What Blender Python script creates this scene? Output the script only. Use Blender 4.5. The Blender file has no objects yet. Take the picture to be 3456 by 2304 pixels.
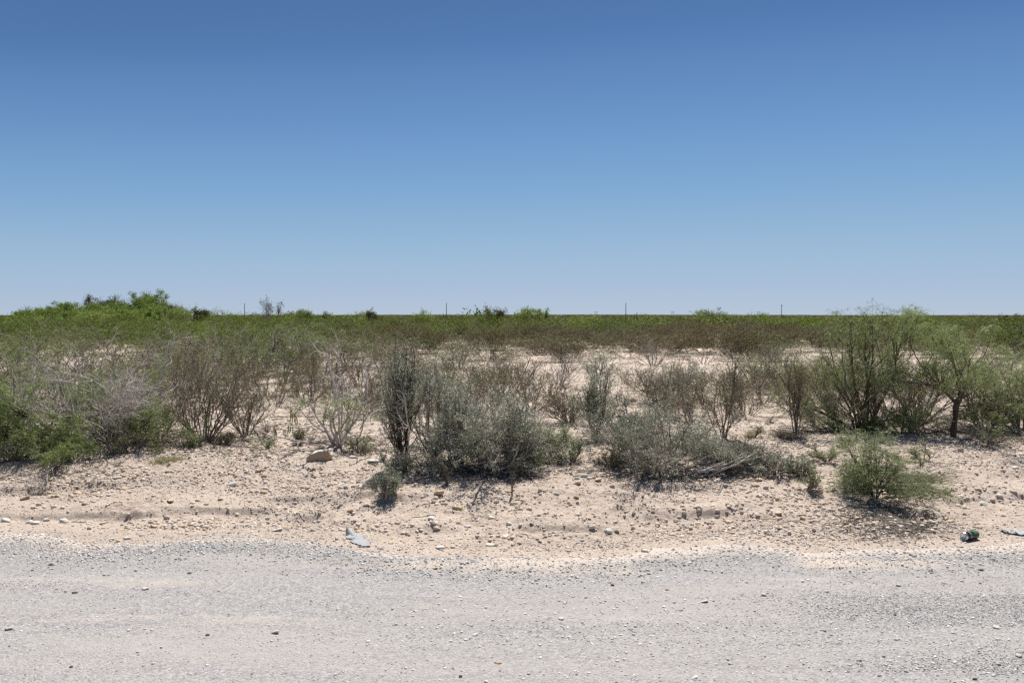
import bpy, math
import numpy as np
from mathutils import Vector, Matrix
R = math.radians
sc = bpy.context.scene
COL = sc.collection
# ------------------------------------------------------------------ camera, sky, sun, exposure
EYE, FPX, PITCH = 1.65, 2790.0, 1.80
cam = bpy.data.cameras.new('camera'); cam_o = bpy.data.objects.new('camera', cam); COL.objects.link(cam_o)
cam.sensor_width = 36.0; cam.lens = 36.0 * FPX / 3456.0
cam.clip_start = 0.05; cam.clip_end = 20000
cam_o.location = (0, 0, EYE); cam_o.rotation_euler = (R(90 - PITCH), 0, 0)
sc.camera = cam_o
SUN_EL, SUN_AZ = 62.0, 15.0            # azimuth measured from straight ahead (+Y) towards the right (+X)
wd = bpy.data.worlds.new('World'); sc.world = wd; wd.use_nodes = True
wn = wd.node_tree.nodes; wl = wd.node_tree.links; wn.clear()
sky = wn.new('ShaderNodeTexSky'); sky.sky_type = 'NISHITA'; sky.sun_disc = False
sky.sun_elevation = R(SUN_EL); sky.sun_rotation = R(SUN_AZ)
sky.air_density = 0.7; sky.dust_density = 0.0; sky.ozone_density = 5.0; sky.altitude = 1000
EXPO = 0.72
# tone response of the sky only: deeper blue at the frame top, horizon held back (values after the 0.1 strength)
dn_ = wn.new('ShaderNodeVectorMath'); dn_.operation = 'SCALE'; dn_.inputs['Scale'].default_value = 0.1
cu = wn.new('ShaderNodeRGBCurve'); up_ = wn.new('ShaderNodeVectorMath'); up_.operation = 'SCALE'; up_.inputs['Scale'].default_value = 10.0 / 2 ** EXPO
for ci, pts in enumerate(([(.117, .082), (.143, .122), (.198, .198), (.314, .314), (.577, .423), (1, .52)], [(.217, .178), (.264, .254), (.356, .371), (.522, .479), (.767, .533), (1, .60)], [(.46, .402), (.528, .509), (.654, .624), (.804, .67), (1, .70)])):
    c_ = cu.mapping.curves[ci]; c_.points[0].location = (0, (.078, .102, .135)[ci]); c_.points[1].location = pts[-1]  # low end lifted: unseen zenith made paler and brighter to fill shadows
    for p_ in pts[:-1]: c_.points.new(*p_)
cu.mapping.update()
bg = wn.new('ShaderNodeBackground'); bg.inputs[1].default_value = 0.1
wo = wn.new('ShaderNodeOutputWorld')
wl.new(sky.outputs[0], dn_.inputs[0]); wl.new(dn_.outputs[0], cu.inputs['Color']); wl.new(cu.outputs[0], up_.inputs[0]); wl.new(up_.outputs[0], bg.inputs[0]); wl.new(bg.outputs[0], wo.inputs[0])
sl = bpy.data.lights.new('sun', 'SUN'); sl.energy = 4.9; sl.angle = R(0.53); sl.color = (1.0, 0.965, 0.91)
so = bpy.data.objects.new('sun', sl); COL.objects.link(so)
_e, _a = R(SUN_EL), R(SUN_AZ)
SD = Vector((math.sin(_a) * math.cos(_e), math.cos(_a) * math.cos(_e), math.sin(_e)))
so.rotation_euler = SD.to_track_quat('Z', 'Y').to_euler()
sc.view_settings.view_transform = 'Standard'; sc.view_settings.look = 'None'
sc.view_settings.exposure = EXPO; sc.view_settings.gamma = 1.0
sc.cycles.max_bounces = 6; sc.cycles.diffuse_bounces = 3; sc.cycles.transmission_bounces = 3
sc.cycles.transparent_max_bounces = 4; sc.cycles.use_denoising = False

# ------------------------------------------------------------------ noise and terrain
_rg = np.random.default_rng(7)
_T = _rg.random((256, 256))
def vnoise(x, y):
    xi = np.floor(x).astype(int); yi = np.floor(y).astype(int); fx = x - xi; fy = y - yi
    fx = fx * fx * (3 - 2 * fx); fy = fy * fy * (3 - 2 * fy)
    a = _T[xi & 255, yi & 255]; b = _T[(xi + 1) & 255, yi & 255]; c = _T[xi & 255, (yi + 1) & 255]; d = _T[(xi + 1) & 255, (yi + 1) & 255]
    return (a * (1 - fx) + b * fx) * (1 - fy) + (c * (1 - fx) + d * fx) * fy
def fbm(x, y, o=4, g=0.5):
    s = 0; a = 1; t = 0
    for k in range(o):
        s = s + a * (vnoise(x * 2 ** k + 17.3 * k, y * 2 ** k + 9.1 * k) - 0.5); t += a; a *= g
    return s / t
def sm(a, b, x):
    t = np.clip((x - a) / (b - a), 0, 1); return t * t * (3 - 2 * t)
cp, sp = math.cos(R(PITCH)), math.sin(R(PITCH))
def ray(u, v):
    cx = (u - 1728) / FPX; cy = -(v - 1152) / FPX
    return cx, cp + cy * sp, -sp + cy * cp          # x, forward, up
def flat(u, v, z=0.0):
    dx, dy, dz = ray(u, v); t = (z - EYE) / dz; return dx * t, dy * t
_ed = [(-700, 1760), (0, 1792), (180, 1800), (300, 1838), (520, 1832), (800, 1806), (1000, 1826), (1200, 1858), (1420, 1886), (1750, 1892), (2080, 1884), (2200, 1852), (2400, 1836), (2560, 1846), (2720, 1876), (2860, 1862), (3100, 1858), (3300, 1846), (3456, 1822), (4100, 1800)]
_ed = [(u, 1843 + (v - 1852) * .85) for u, v in _ed]
_ex = np.array([flat(u, v)[0] for u, v in _ed]); _ey = np.array([flat(u, v)[1] for u, v in _ed])
def edge(x):
    return np.interp(x, _ex, _ey) + 0.12 * fbm(x * 1.7, x * 0 + 3.3, 3) + 0.11 * fbm(x * 6, x * 0 + 1.3, 4, 0.7)
def Hmac(x, y):
    e = np.interp(x, _ex, _ey)
    b = 0.24 * sm(e + 0.2, e + 2.8, y) + 0.05 * fbm(x * 0.8, y * 0.8, 2) * sm(e, e + 1.2, y)
    f = 0.35 * fbm(x / 9, y / 9, 3) * sm(11, 22, y)
    az = x / np.maximum(y, 1.0)
    far = 3.4 * sm(900, 2600, y) * np.exp(-((az - 0.05) / 0.33) ** 2) - 1.0 * sm(300, 1500, y)
    return b + f + far
def H(x, y):
    x = np.asarray(x, float); y = np.asarray(y, float); e = edge(x)
    m = sm(e - 0.05, e + 0.5, y) * (1 - 0.6 * sm(10, 16, y)) * (1 - sm(40, 60, y))
    rough = sm(-0.12, 0.15, fbm(x * 0.9 + 5, y * 1.3 + 2, 3)) * 0.75 + 0.25
    n = 0.040 * fbm(x * 3.1, y * 4.2, 3) + 0.050 * fbm(x * 0.45 + 3, y * 3.4, 2) + 0.060 * rough * (0.16 - np.abs(fbm(x * 9, y * 12, 3, 0.6))) + 0.034 * rough * fbm(x * 20, y * 25, 2)
    c = fbm(x * 1.2 + 9, y * 4.0 + 40, 4, 0.6); crk = np.exp(-(c / 0.012) ** 2) * sm(0.02, 0.1, fbm(x * .6 + 3, y * 0.9, 2) + .03)
    band = sm(e + 0.15, e + 0.5, y) * (1 - sm(e + 1.2, e + 1.8, y))
    ter = 0.030 * np.tanh((fbm(x * 0.7 + 1, y * 2.6 + 8, 3, 0.5)) * 22) * band
    return Hmac(x, y) + m * n + m * ter - 0.035 * (1 - sm(e - 0.30, e + 0.02, y))
def Hroad(x, y):
    e = edge(x); wr = np.exp(-((y - (e - 0.28)) / 0.16) ** 2) * (0.028 + 0.03 * fbm(x * 0.7, x * 0 + 7, 2))
    z = 0.006 + wr * .4 - 0.012 * np.exp(-((y - 4.25 - .08 * fbm(x * .3, x * 0, 2)) / .16) ** 2) - 0.010 * np.exp(-((y - 5.25 - .08 * fbm(x * .3, x * 0 + 5, 2)) / .13) ** 2) + 0.020 * fbm(x * .3, y * 4, 2) + 0.010 * fbm(x * 2, y * 5, 3) + 0.006 * fbm(x * 14, y * 18, 2) + 0.012 * fbm(x * 0.4, y * 2.5, 2)
    return z - 0.05 * sm(e - 0.07, e + 0.05, y)
def top(x, y):
    return np.maximum(H(x, y), np.where(y < edge(np.asarray(x, float)) + 0.05, Hroad(np.asarray(x, float), np.asarray(y, float)), -9))
def gp(u, v):
    """where the sight line through photo pixel (u, v) meets the terrain"""
    dx, dy, dz = ray(u, v); z = 0.0
    for k in range(25):
        t = (z - EYE) / dz if dz < -1e-4 else 3000.0
        z2 = float(Hmac(dx * t, dy * t)); z = z + 0.6 * (z2 - z)
    return dx * t, dy * t, float(top(dx * t, dy * t))
def px_m(y): return y / FPX                       # metres covered by one photo pixel at depth y

# ------------------------------------------------------------------ materials
def mat(name, build):
    m = bpy.data.materials.new(name); m.use_nodes = True; nt = m.node_tree; nt.nodes.clear()
    out = nt.nodes.new('ShaderNodeOutputMaterial'); build(nt, nt.nodes, nt.links, out); return m
def ramp(N, cols, pos=None):
    r = N.new('ShaderNodeValToRGB'); cr = r.color_ramp; pos = pos or [i / (len(cols) - 1) for i in range(len(cols))]
    while len(cr.elements) < len(cols): cr.elements.new(0.5)
    for i, c in enumerate(cols): cr.elements[i].position = pos[i]; cr.elements[i].color = (*c, 1)
    return r
def noise(N, L, vec, scale, detail=4, rough=0.55):
    n = N.new('ShaderNodeTexNoise'); n.inputs['Scale'].default_value = scale; n.inputs['Detail'].default_value = detail; n.inputs['Roughness'].default_value = rough
    L.new(vec, n.inputs['Vector']); return n.outputs['Fac']
def mapping(N, L, vec, s):
    m = N.new('ShaderNodeMapping'); m.inputs['Scale'].default_value = s; L.new(vec, m.inputs['Vector']); return m.outputs[0]
def mix(N, L, f, a, b, mode='MIX'):
    m = N.new('ShaderNodeMix'); m.data_type = 'RGBA'; m.blend_type = mode
    for s, v in ((m.inputs[0], f), (m.inputs[6], a), (m.inputs[7], b)):
        if isinstance(v, (float, int)): s.default_value = v
        elif isinstance(v, tuple): s.default_value = (*v, 1)
        else: L.new(v, s)
    return m.outputs[2]
def mrange(N, L, v, a, b, c=0.0, d=1.0):
    m = N.new('ShaderNodeMapRange'); m.inputs[1].default_value = a; m.inputs[2].default_value = b; m.inputs[3].default_value = c; m.inputs[4].default_value = d
    L.new(v, m.inputs[0]); return m.outputs[0]
def leafmat(name, cols, pos=None, transl=0.38, rough=0.6):
    def b(nt, N, L, out):
        a = N.new('ShaderNodeAttribute'); a.attribute_name = 'v'
        oi = N.new('ShaderNodeObjectInfo')
        ad = N.new('ShaderNodeMath'); ad.operation = 'MULTIPLY_ADD'; ad.inputs[1].default_value = 0.22; L.new(oi.outputs['Random'], ad.inputs[0])
        sb = N.new('ShaderNodeMath'); sb.operation = 'MULTIPLY'; sb.inputs[1].default_value = 0.78; L.new(a.outputs['Fac'], sb.inputs[0]); L.new(sb.outputs[0], ad.inputs[2])
        r = ramp(N, cols, pos); L.new(ad.outputs[0], r.inputs[0])
        p = N.new('ShaderNodeBsdfPrincipled'); p.inputs['Roughness'].default_value = rough; p.inputs['Specular IOR Level'].default_value = 0.12; L.new(r.outputs[0], p.inputs['Base Color'])
        t = N.new('ShaderNodeBsdfTranslucent'); L.new(r.outputs[0], t.inputs[0])
        ms = N.new('ShaderNodeMixShader'); ms.inputs[0].default_value = transl; L.new(p.outputs[0], ms.inputs[1]); L.new(t.outputs[0], ms.inputs[2]); L.new(ms.outputs[0], out.inputs[0])
    return mat(name, b)
def barkmat(name, c0, c1, scale=14):
    def b(nt, N, L, out):
        tc = N.new('ShaderNodeTexCoord'); v = mapping(N, L, tc.outputs['Object'], (1, 1, 0.35)); n = noise(N, L, v, scale, 5)
        r = ramp(N, [c0, c1], [0.35, 0.65]); L.new(n, r.inputs[0])
        p = N.new('ShaderNodeBsdfPrincipled'); p.inputs['Roughness'].default_value = 0.85; p.inputs['Specular IOR Level'].default_value = 0.15
        L.new(r.outputs[0], p.inputs['Base Color']); bp = N.new('ShaderNodeBump'); bp.inputs['Distance'].default_value = 0.004; L.new(n, bp.inputs['Height']); L.new(bp.outputs[0], p.inputs['Normal']); L.new(p.outputs[0], out.inputs[0])
    return mat(name, b)
M = {}
M['leaf_mesquite'] = leafmat('leaf_mesquite', [(.10, .13, .04), (.19, .24, .085), (.36, .41, .18), (.60, .61, .38)], [0, .45, .8, 1])
M['leaf_dusty'] = leafmat('leaf_dusty', [(.13, .165, .065), (.23, .28, .125), (.36, .40, .22), (.52, .52, .34)], [0, .45, .8, 1])
M['leaf_saltbush'] = leafmat('leaf_saltbush', [(.16, .18, .11), (.30, .325, .22), (.50, .52, .40), (.76, .75, .64)], [0, .45, .8, 1], 0.15, 0.5)
M['leaf_creosote'] = leafmat('leaf_creosote', [(.085, .078, .034), (.15, .138, .065), (.245, .225, .125), (.50, .46, .34)], [0, .45, .8, 1], 0.2)
M['leaf_far_green'] = leafmat('leaf_far_green', [(.034, .050, .007), (.070, .100, .013), (.125, .165, .028), (.22, .25, .07)], [0, .4, .8, 1])
M['leaf_far_olive'] = leafmat('leaf_far_olive', [(.036, .042, .011), (.068, .074, .020), (.115, .12, .040), (.20, .20, .09)], [0, .4, .8, 1])
M['leaf_far_brown'] = leafmat('leaf_far_brown', [(.038, .029, .011), (.066, .050, .018), (.105, .082, .033), (.19, .16, .09)], [0, .4, .8, 1])
M['leaf_mid_green'] = leafmat('leaf_mid_green', [(.05, .075, .013), (.10, .145, .028), (.18, .23, .055), (.32, .35, .14)], [0, .45, .8, 1])
M['leaf_tree'] = leafmat('leaf_tree', [(.07, .105, .018), (.13, .19, .036), (.22, .28, .07), (.36, .40, .16)], [0, .45, .8, 1], .5)
M['leaf_saltbush_dark'] = leafmat('leaf_saltbush_dark', [(.13, .155, .10), (.25, .28, .19), (.44, .46, .36), (.72, .71, .60)], [0, .45, .8, 1], 0.15, 0.5)
M['bark_dark'] = barkmat('bark_dark', (.06, .042, .033), (.13, .10, .08))
M['bark_grey'] = barkmat('bark_grey', (.17, .14, .125), (.32, .28, .255))
M['deadwood'] = barkmat('deadwood', (.34, .30, .27), (.58, .52, .48))
M['bark_brown'] = barkmat('bark_brown', (.105, .082, .064), (.25, .205, .17))
M['pod'] = leafmat('pod', [(.10, .15, .04), (.24, .25, .07), (.38, .30, .10)], None, 0.1, 0.4)
M['pole_wood'] = barkmat('pole_wood', (.055, .048, .042), (.10, .09, .08), 3)
M['grass'] = leafmat('grass', [(.22, .22, .10), (.38, .34, .20), (.50, .45, .30)])

def _ground(nt, N, L, out):
    tc = N.new('ShaderNodeTexCoord'); g = tc.outputs['Object']
    big = noise(N, L, g, 0.45, 4); midn = noise(N, L, g, 3.0, 6, 0.65); fine = noise(N, L, g, 38, 5, 0.7); vf = noise(N, L, g, 160, 3, 0.6)
    r = ramp(N, [(.465, .385, .322), (.57, .485, .412), (.63, .55, .475)], [0.3, 0.5, 0.72]); L.new(midn, r.inputs[0])
    c = mix(N, L, mrange(N, L, big, .4, .65), r.outputs[0], (.52, .44, .37), 'MIX')
    c = mix(N, L, 0.8, c, mix(N, L, mrange(N, L, fine, .3, .7), (.72, .68, .66), (1.12, 1.12, 1.12)), 'MULTIPLY')
    sx = N.new('ShaderNodeSeparateXYZ'); L.new(g, sx.inputs[0]); cover = noise(N, L, mapping(N, L, g, (.02, .02, .02)), 3, 3)
    cv = N.new('ShaderNodeMath'); cv.operation = 'MULTIPLY'; cv.use_clamp = True; L.new(mrange(N, L, sx.outputs[1], 90, 220), cv.inputs[0]); L.new(mrange(N, L, cover, .25, .45, .75, 1), cv.inputs[1])
    c = mix(N, L, cv.outputs[0], c, (.085, .080, .040))                       # low ground cover of the far plain
    vo = N.new('ShaderNodeTexVoronoi'); vo.inputs['Scale'].default_value = 55; L.new(g, vo.inputs['Vector'])
    c = mix(N, L, 0.45, c, mix(N, L, vo.outputs['Color'], (.85, .8, .78), (1.1, 1.08, 1.05)), 'MULTIPLY')
    p = N.new('ShaderNodeBsdfPrincipled'); p.inputs['Roughness'].default_value = 0.95; p.inputs['Specular IOR Level'].default_value = 0.1
    L.new(c, p.inputs['Base Color'])
    h = N.new('ShaderNodeMath'); h.operation = 'MULTIPLY_ADD'; h.inputs[1].default_value = 2.0; L.new(fine, h.inputs[0]); L.new(vf, h.inputs[2])
    bp = N.new('ShaderNodeBump'); bp.inputs['Strength'].default_value = 1.0; bp.inputs['Distance'].default_value = 0.011; L.new(h.outputs[0], bp.inputs['Height'])
    L.new(bp.outputs[0], p.inputs['Normal']); L.new(p.outputs[0], out.inputs[0])
M['ground'] = mat('dry_sand', _ground)
def _road(nt, N, L, out):
    tc = N.new('ShaderNodeTexCoord'); g = tc.outputs['Object']; st = mapping(N, L, g, (0.30, 1.3, 1))
    lane = noise(N, L, st, 1.3, 5, 0.6); fine = noise(N, L, g, 70, 4, 0.7)
    vo = N.new('ShaderNodeTexVoronoi'); vo.inputs['Scale'].default_value = 95; vo.inputs['Randomness'].default_value = 1; L.new(g, vo.inputs['Vector'])
    sep = N.new('ShaderNodeSeparateColor'); L.new(vo.outputs['Color'], sep.inputs[0])
    r = ramp(N, [(.175, .168, .166), (.26, .25, .245), (.305, .294, .286), (.41, .395, .385)], [0, .35, .7, 1]); L.new(sep.outputs[0], r.inputs[0])
    c = mix(N, L, mrange(N, L, lane, .44, .66, 0.15, 0.75), r.outputs[0], (.345, .315, .293))
    du = N.new('ShaderNodeAttribute'); du.attribute_name = 'v'
    dn2 = N.new('ShaderNodeMath'); dn2.operation = 'MULTIPLY_ADD'; dn2.inputs[1].default_value = 0.9; L.new(noise(N, L, g, 9, 6, .7), dn2.inputs[0]); dn2.inputs[2].default_value = -0.45
    ds = N.new('ShaderNodeMath'); ds.operation = 'ADD'; ds.use_clamp = True; L.new(du.outputs['Fac'], ds.inputs[0]); L.new(dn2.outputs[0], ds.inputs[1])
    c = mix(N, L, mrange(N, L, ds.outputs[0], .25, .75, 0, .9), c, (.49, .415, .35))
    c = mix(N, L, 0.7, c, mix(N, L, mrange(N, L, fine, .3, .7), (.80, .80, .81), (1.1, 1.1, 1.1)), 'MULTIPLY')
    p = N.new('ShaderNodeBsdfPrincipled'); p.inputs['Roughness'].default_value = 0.9; p.inputs['Specular IOR Level'].default_value = 0.15; L.new(c, p.inputs['Base Color'])
    h = N.new('ShaderNodeMath'); h.operation = 'SUBTRACT'; L.new(fine, h.inputs[0]); L.new(vo.outputs['Distance'], h.inputs[1])
    bp = N.new('ShaderNodeBump'); bp.inputs['Strength'].default_value = 1.0; bp.inputs['Distance'].default_value = 0.005; L.new(h.outputs[0], bp.inputs['Height']); L.new(bp.outputs[0], p.inputs['Normal']); L.new(p.outputs[0], out.inputs[0])
M['road'] = mat('road_gravel_dust', _road)
def stonemat(name, cols, usev=False):
    def b(nt, N, L, out):
        tc = N.new('ShaderNodeTexCoord'); n = noise(N, L, tc.outputs['Object'], 35, 5, 0.65)
        if usev:
            a = N.new('ShaderNodeAttribute'); a.attribute_name = 'v'; r = ramp(N, cols); L.new(a.outputs['Fac'], r.inputs[0]); c = r.outputs[0]
        else:
            r = ramp(N, cols); oi = N.new('ShaderNodeObjectInfo'); L.new(oi.outputs['Random'], r.inputs[0]); c = r.outputs[0]
        c = mix(N, L, 0.6, c, mix(N, L, mrange(N, L, n, .3, .7), (.72, .70, .68), (1.12, 1.12, 1.12)), 'MULTIPLY')
        p = N.new('ShaderNodeBsdfPrincipled'); p.inputs['Roughness'].default_value = 0.8; p.inputs['Specular IOR Level'].default_value = 0.2; L.new(c, p.inputs['Base Color'])
        bp = N.new('ShaderNodeBump'); bp.inputs['Distance'].default_value = 0.003; L.new(n, bp.inputs['Height']); L.new(bp.outputs[0], p.inputs['Normal']); L.new(p.outputs[0], out.inputs[0])
    return mat(name, b)
M['stone_w'] = stonemat('pale_stone', [(.58, .54, .48), (.66, .62, .56)])
M['stone_b'] = stonemat('buff_stone', [(.50, .36, .23), (.58, .45, .31)])
M['stone_g'] = stonemat('grey_stone', [(.40, .385, .37), (.50, .48, .46)])
M['stone_p'] = stonemat('pink_stone', [(.42, .31, .265), (.48, .37, .32)])
M['stone_d'] = stonemat('dark_stone', [(.10, .09, .09), (.17, .14, .13)])
M['rock'] = stonemat('rock', [(.42, .31, .215), (.42, .31, .215)])
M['gravel'] = stonemat('gravel_mix', [(.13, .127, .13), (.29, .283, .28), (.37, .36, .352), (.45, .435, .422), (.56, .52, .48), (.66, .645, .62), (.82, .80, .77)], True)
M['pebbles'] = stonemat('pebble_mix', [(.45, .365, .29), (.53, .44, .36), (.58, .495, .415), (.52, .465, .41), (.68, .63, .56)], True)
M['litter'] = leafmat('litter', [(.06, .05, .042), (.13, .11, .09), (.24, .20, .17)], None, 0.0)
M['scrub_dry'] = M['leaf_far_brown']

# ------------------------------------------------------------------ mesh helpers
def mk(name, V, parts, mats, parent=None, smooth=False):
    """V (n,3); parts = [(faces (m,k) int, material index, per-face value or None)] -> one mesh object"""
    me = bpy.data.meshes.new(name); V = np.asarray(V, np.float32)
    parts = [p for p in parts if len(p[0])]
    me.vertices.add(len(V)); me.vertices.foreach_set('co', V.ravel())
    lt = np.concatenate([np.full(len(f), f.shape[1], np.int32) for f, _, _ in parts])
    li = np.concatenate([f.ravel() for f, _, _ in parts]).astype(np.int32)
    me.loops.add(len(li)); me.loops.foreach_set('vertex_index', li)
    me.polygons.add(len(lt)); ls = np.concatenate([[0], np.cumsum(lt)[:-1]]).astype(np.int32)
    me.polygons.foreach_set('loop_start', ls); me.polygons.foreach_set('loop_total', lt)
    me.polygons.foreach_set('material_index', np.concatenate([np.full(len(f), m, np.int32) for f, m, _ in parts]))
    if smooth: me.polygons.foreach_set('use_smooth', np.ones(len(lt), bool))
    if any(a is not None for _, _, a in parts):
        at = me.attributes.new('v', 'FLOAT', 'FACE')
        at.data.foreach_set('value', np.concatenate([np.zeros(len(f)) if a is None else a for f, _, a in parts]).astype(np.float32))
    for m in mats: me.materials.append(m)
    me.update(calc_edges=True)
    o = bpy.data.objects.new(name, me); COL.objects.link(o)
    if parent is not None: o.parent = parent
    return o
def thing(name, loc, label, cat, group=None, rz=0.0):
    o = bpy.data.objects.new(name, None); COL.objects.link(o); o.location = loc; o.rotation_euler = (0, 0, rz); o.empty_display_size = 0.1
    o['label'] = label; o['category'] = cat
    if group: o['group'] = group
    return o
def tag(o, label=None, cat=None, group=None, kind=None):
    for k, v in (('label', label), ('category', cat), ('group', group), ('kind', kind)):
        if v: o[k] = v
    return o
def dup(o, parent=None):
    c = o.copy(); COL.objects.link(c)
    if parent is not None: c.parent = parent
    for ch in o.children: dup(ch, c)
    return c
def nrm(a): return a / np.maximum(np.linalg.norm(a, axis=-1, keepdims=True), 1e-9)
def tubes(P, Rr, sides):
    """P (N,n,3) polylines, Rr (N,n) radii -> V, F"""
    N_, n = P.shape[:2]
    T = nrm(np.gradient(P, axis=1)); ref = np.where(np.abs(T[:, :1, 2:3]) > 0.8, np.array([1., 0, 0]), np.array([0, 0, 1.]))
    A = nrm(np.cross(T, ref)); B = np.cross(T, A)
    th = np.arange(sides) * 2 * math.pi / sides
    V = P[:, :, None, :] + Rr[:, :, None, None] * (np.cos(th)[None, None, :, None] * A[:, :, None, :] + np.sin(th)[None, None, :, None] * B[:, :, None, :])
    idx = np.arange(N_ * n * sides).reshape(N_, n, sides); a = idx[:, :-1]; b = idx[:, 1:]
    F = np.stack([a, np.roll(a, -1, 2), np.roll(b, -1, 2), b], -1).reshape(-1, 4)
    return V.reshape(-1, 3), F
def grow(rng, n0, levels, base_r=0.03, tilt=(0.1, 0.9), azs=None):
    """branch polylines level by level; levels = dicts L, seg, r, wig, up, kids, ang, t"""
    az = rng.random(n0) * 2 * math.pi if azs is None else np.asarray(azs, float)
    ti = rng.uniform(*tilt, n0)
    d = np.stack([np.cos(az) * np.sin(ti), np.sin(az) * np.sin(ti), np.cos(ti)], -1)
    p = np.stack([np.cos(az) * base_r * rng.random(n0), np.sin(az) * base_r * rng.random(n0), np.full(n0, -0.03)], -1)
    rr = np.full(n0, levels[0]['r']) * rng.uniform(.7, 1.15, n0); out = []
    ln = np.ones(n0)
    for k, lv in enumerate(levels):
        N_ = len(p); seg = lv['seg']; L = lv['L'] * np.where(rng.random(N_) < .12, 1.35, 1.0) * rng.uniform(0.5, 1.25, N_) * ln
        pts = [p]; dd = d
        for i in range(seg):
            dd = nrm(dd + rng.normal(0, lv['wig'], (N_, 3)) + np.array([0, 0, lv.get('up', 0.0)]))
            pts.append(pts[-1] + dd * (L / seg)[:, None])
        P = np.stack(pts, 1); taper = np.linspace(1, lv.get('tip', 0.35), seg + 1)
        RR = rr[:, None] * taper[None]
        out.append((P, RR))
        if k + 1 < len(levels):
            nx = levels[k + 1]; kc = nx['kids']; par = np.repeat(np.arange(N_), kc); n2 = len(par)
            t = rng.uniform(*nx.get('t', (0.25, 1.0)), n2); f = t * seg; i0 = np.minimum(f.astype(int), seg - 1); fr = (f - i0)[:, None]
            p = P[par, i0] * (1 - fr) + P[par, i0 + 1] * fr; pd = nrm(P[par, i0 + 1] - P[par, i0])
            rv = nrm(rng.normal(size=(n2, 3))); pe = nrm(np.cross(pd, rv)); a = rng.uniform(*nx['ang'], n2)[:, None]
            d = nrm(np.cos(a) * pd + np.sin(a) * pe); rr = np.minimum(RR[par, i0] * 0.75, nx['r'] * rng.uniform(.7, 1.2, n2)); ln = (1.25 - 0.6 * t)
    return out
def fit(br, hw, hh, wz=98, skewx=0.0):
    """scale all polylines so that the crown is hw wide (half width, x), hh tall"""
    A = np.concatenate([b[0].reshape(-1, 3) for b in br[-2:]])
    x0, x1 = np.percentile(A[:, 0], [100 - wz, wz]); zt = np.percentile(A[:, 2], wz + 1)
    sx = 2 * hw / max(x1 - x0, 1e-3); sz = hh / max(zt, 1e-3)
    for P, RR in br:
        P[..., 0] = (P[..., 0]) * sx + skewx * P[..., 2]; P[..., 1] *= sx; P[..., 2] *= sz
    return br
def anchors(rng, P, m, t=(0.1, 1.0)):
    N_, n = P.shape[:2]; b = rng.integers(0, N_, m); f = rng.uniform(*t, m) * (n - 1); i0 = np.minimum(f.astype(int), n - 2); fr = (f - i0)[:, None]
    return P[b, i0] * (1 - fr) + P[b, i0 + 1] * fr, nrm(P[b, i0 + 1] - P[b, i0])
def leaves_oval(rng, P, m, l, w, spread=1.0, jit=0.0, t=(0.1, 1.0), zmin=None, cl=5):
    c, d = anchors(rng, P, max(m // cl, 1), t); c = np.repeat(c, cl, 0); d = np.repeat(d, cl, 0); m = len(c); jit = jit + l * .45     # leaves sit in tufts
    if zmin is not None: k = c[:, 2] > zmin * (0.6 + 0.8 * rng.random(len(c))); c, d = c[k], d[k]; m = len(c)
    a = nrm(d + spread * rng.normal(size=(m, 3))); s = nrm(np.cross(a, rng.normal(size=(m, 3))))
    c = c + jit * rng.normal(size=(m, 3)); ll = l * rng.uniform(.6, 1.3, m)[:, None]; ww = w * rng.uniform(.6, 1.3, m)[:, None]
    V = np.stack([c, c + a * ll * .5 + s * ww * .5, c + a * ll, c + a * ll * .5 - s * ww * .5], 1).reshape(-1, 3)
    return V, np.arange(m * 4).reshape(-1, 4), rng.random(m)
def leaves_pinnate(rng, P, m, rl, nl, l, w, droop=0.6, t=(0.15, 1.0), zmin=None, wind=(0, 0, 0)):
    c, d = anchors(rng, P, m, t)
    if zmin is not None: k = c[:, 2] > zmin * (0.6 + 0.8 * rng.random(len(c))); c, d = c[k], d[k]; m = len(c)
    a = nrm(d * 0.6 + 0.8 * rng.normal(size=(m, 3)) + np.array(wind)); L = rl * rng.uniform(.6, 1.3, m)
    tt = np.linspace(0.15, 1.0, nl)[None, :, None]
    dr = np.array([0, 0, -1.0])
    q = c[:, None] + a[:, None] * L[:, None, None] * tt + dr * (droop * L[:, None, None] * tt ** 2)
    ax = nrm(a[:, None] + dr * 2 * droop * tt); sd = nrm(np.cross(ax, nrm(rng.normal(size=(m, 1, 3)) + np.array([0, 0, 1.2]))))
    sg = np.where(np.arange(nl) % 2 == 0, 1.0, -1.0)[None, :, None]
    la = nrm(ax * 0.75 + sd * sg + 0.15 * rng.normal(size=(m, nl, 3)) + dr * .25); lw = nrm(np.cross(la, rng.normal(size=(m, nl, 3))))
    ll = (l * rng.uniform(.7, 1.2, (m, nl, 1))); V = np.stack([q, q + la * ll * .5 + lw * w * .5, q + la * ll, q + la * ll * .5 - lw * w * .5], 2).reshape(-1, 3)
    F = np.arange(m * nl * 4).reshape(-1, 4); v = np.clip(np.repeat(rng.random(m), nl) * .7 + rng.random(m * nl) * .3, 0, 1)
    return V, F, v
def join(blocks):
    Vs, Fs, o = [], [], 0
    for V, F in blocks:
        Vs.append(V); Fs.append(F + o); o += len(V)
    return np.concatenate(Vs), np.concatenate(Fs)
def wood_obj(name, br, m, parent, sides=(5, 4, 3, 3, 3), upto=None):
    V, F = join([tubes(P, RR, sides[min(i, len(sides) - 1)]) for i, (P, RR) in enumerate(br[:upto])])
    return mk(name, V, [(F, 0, None)], [m], parent, True)
def leaf_obj(name, lv, mats, parent):
    """lv = list of (V,F,v,matindex)"""
    Vs, ps, o = [], [], 0
    for V, F, v, mi in lv: Vs.append(V); ps.append((F + o, mi, v)); o += len(V)
    return mk(name, np.concatenate(Vs), ps, mats, parent)

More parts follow.
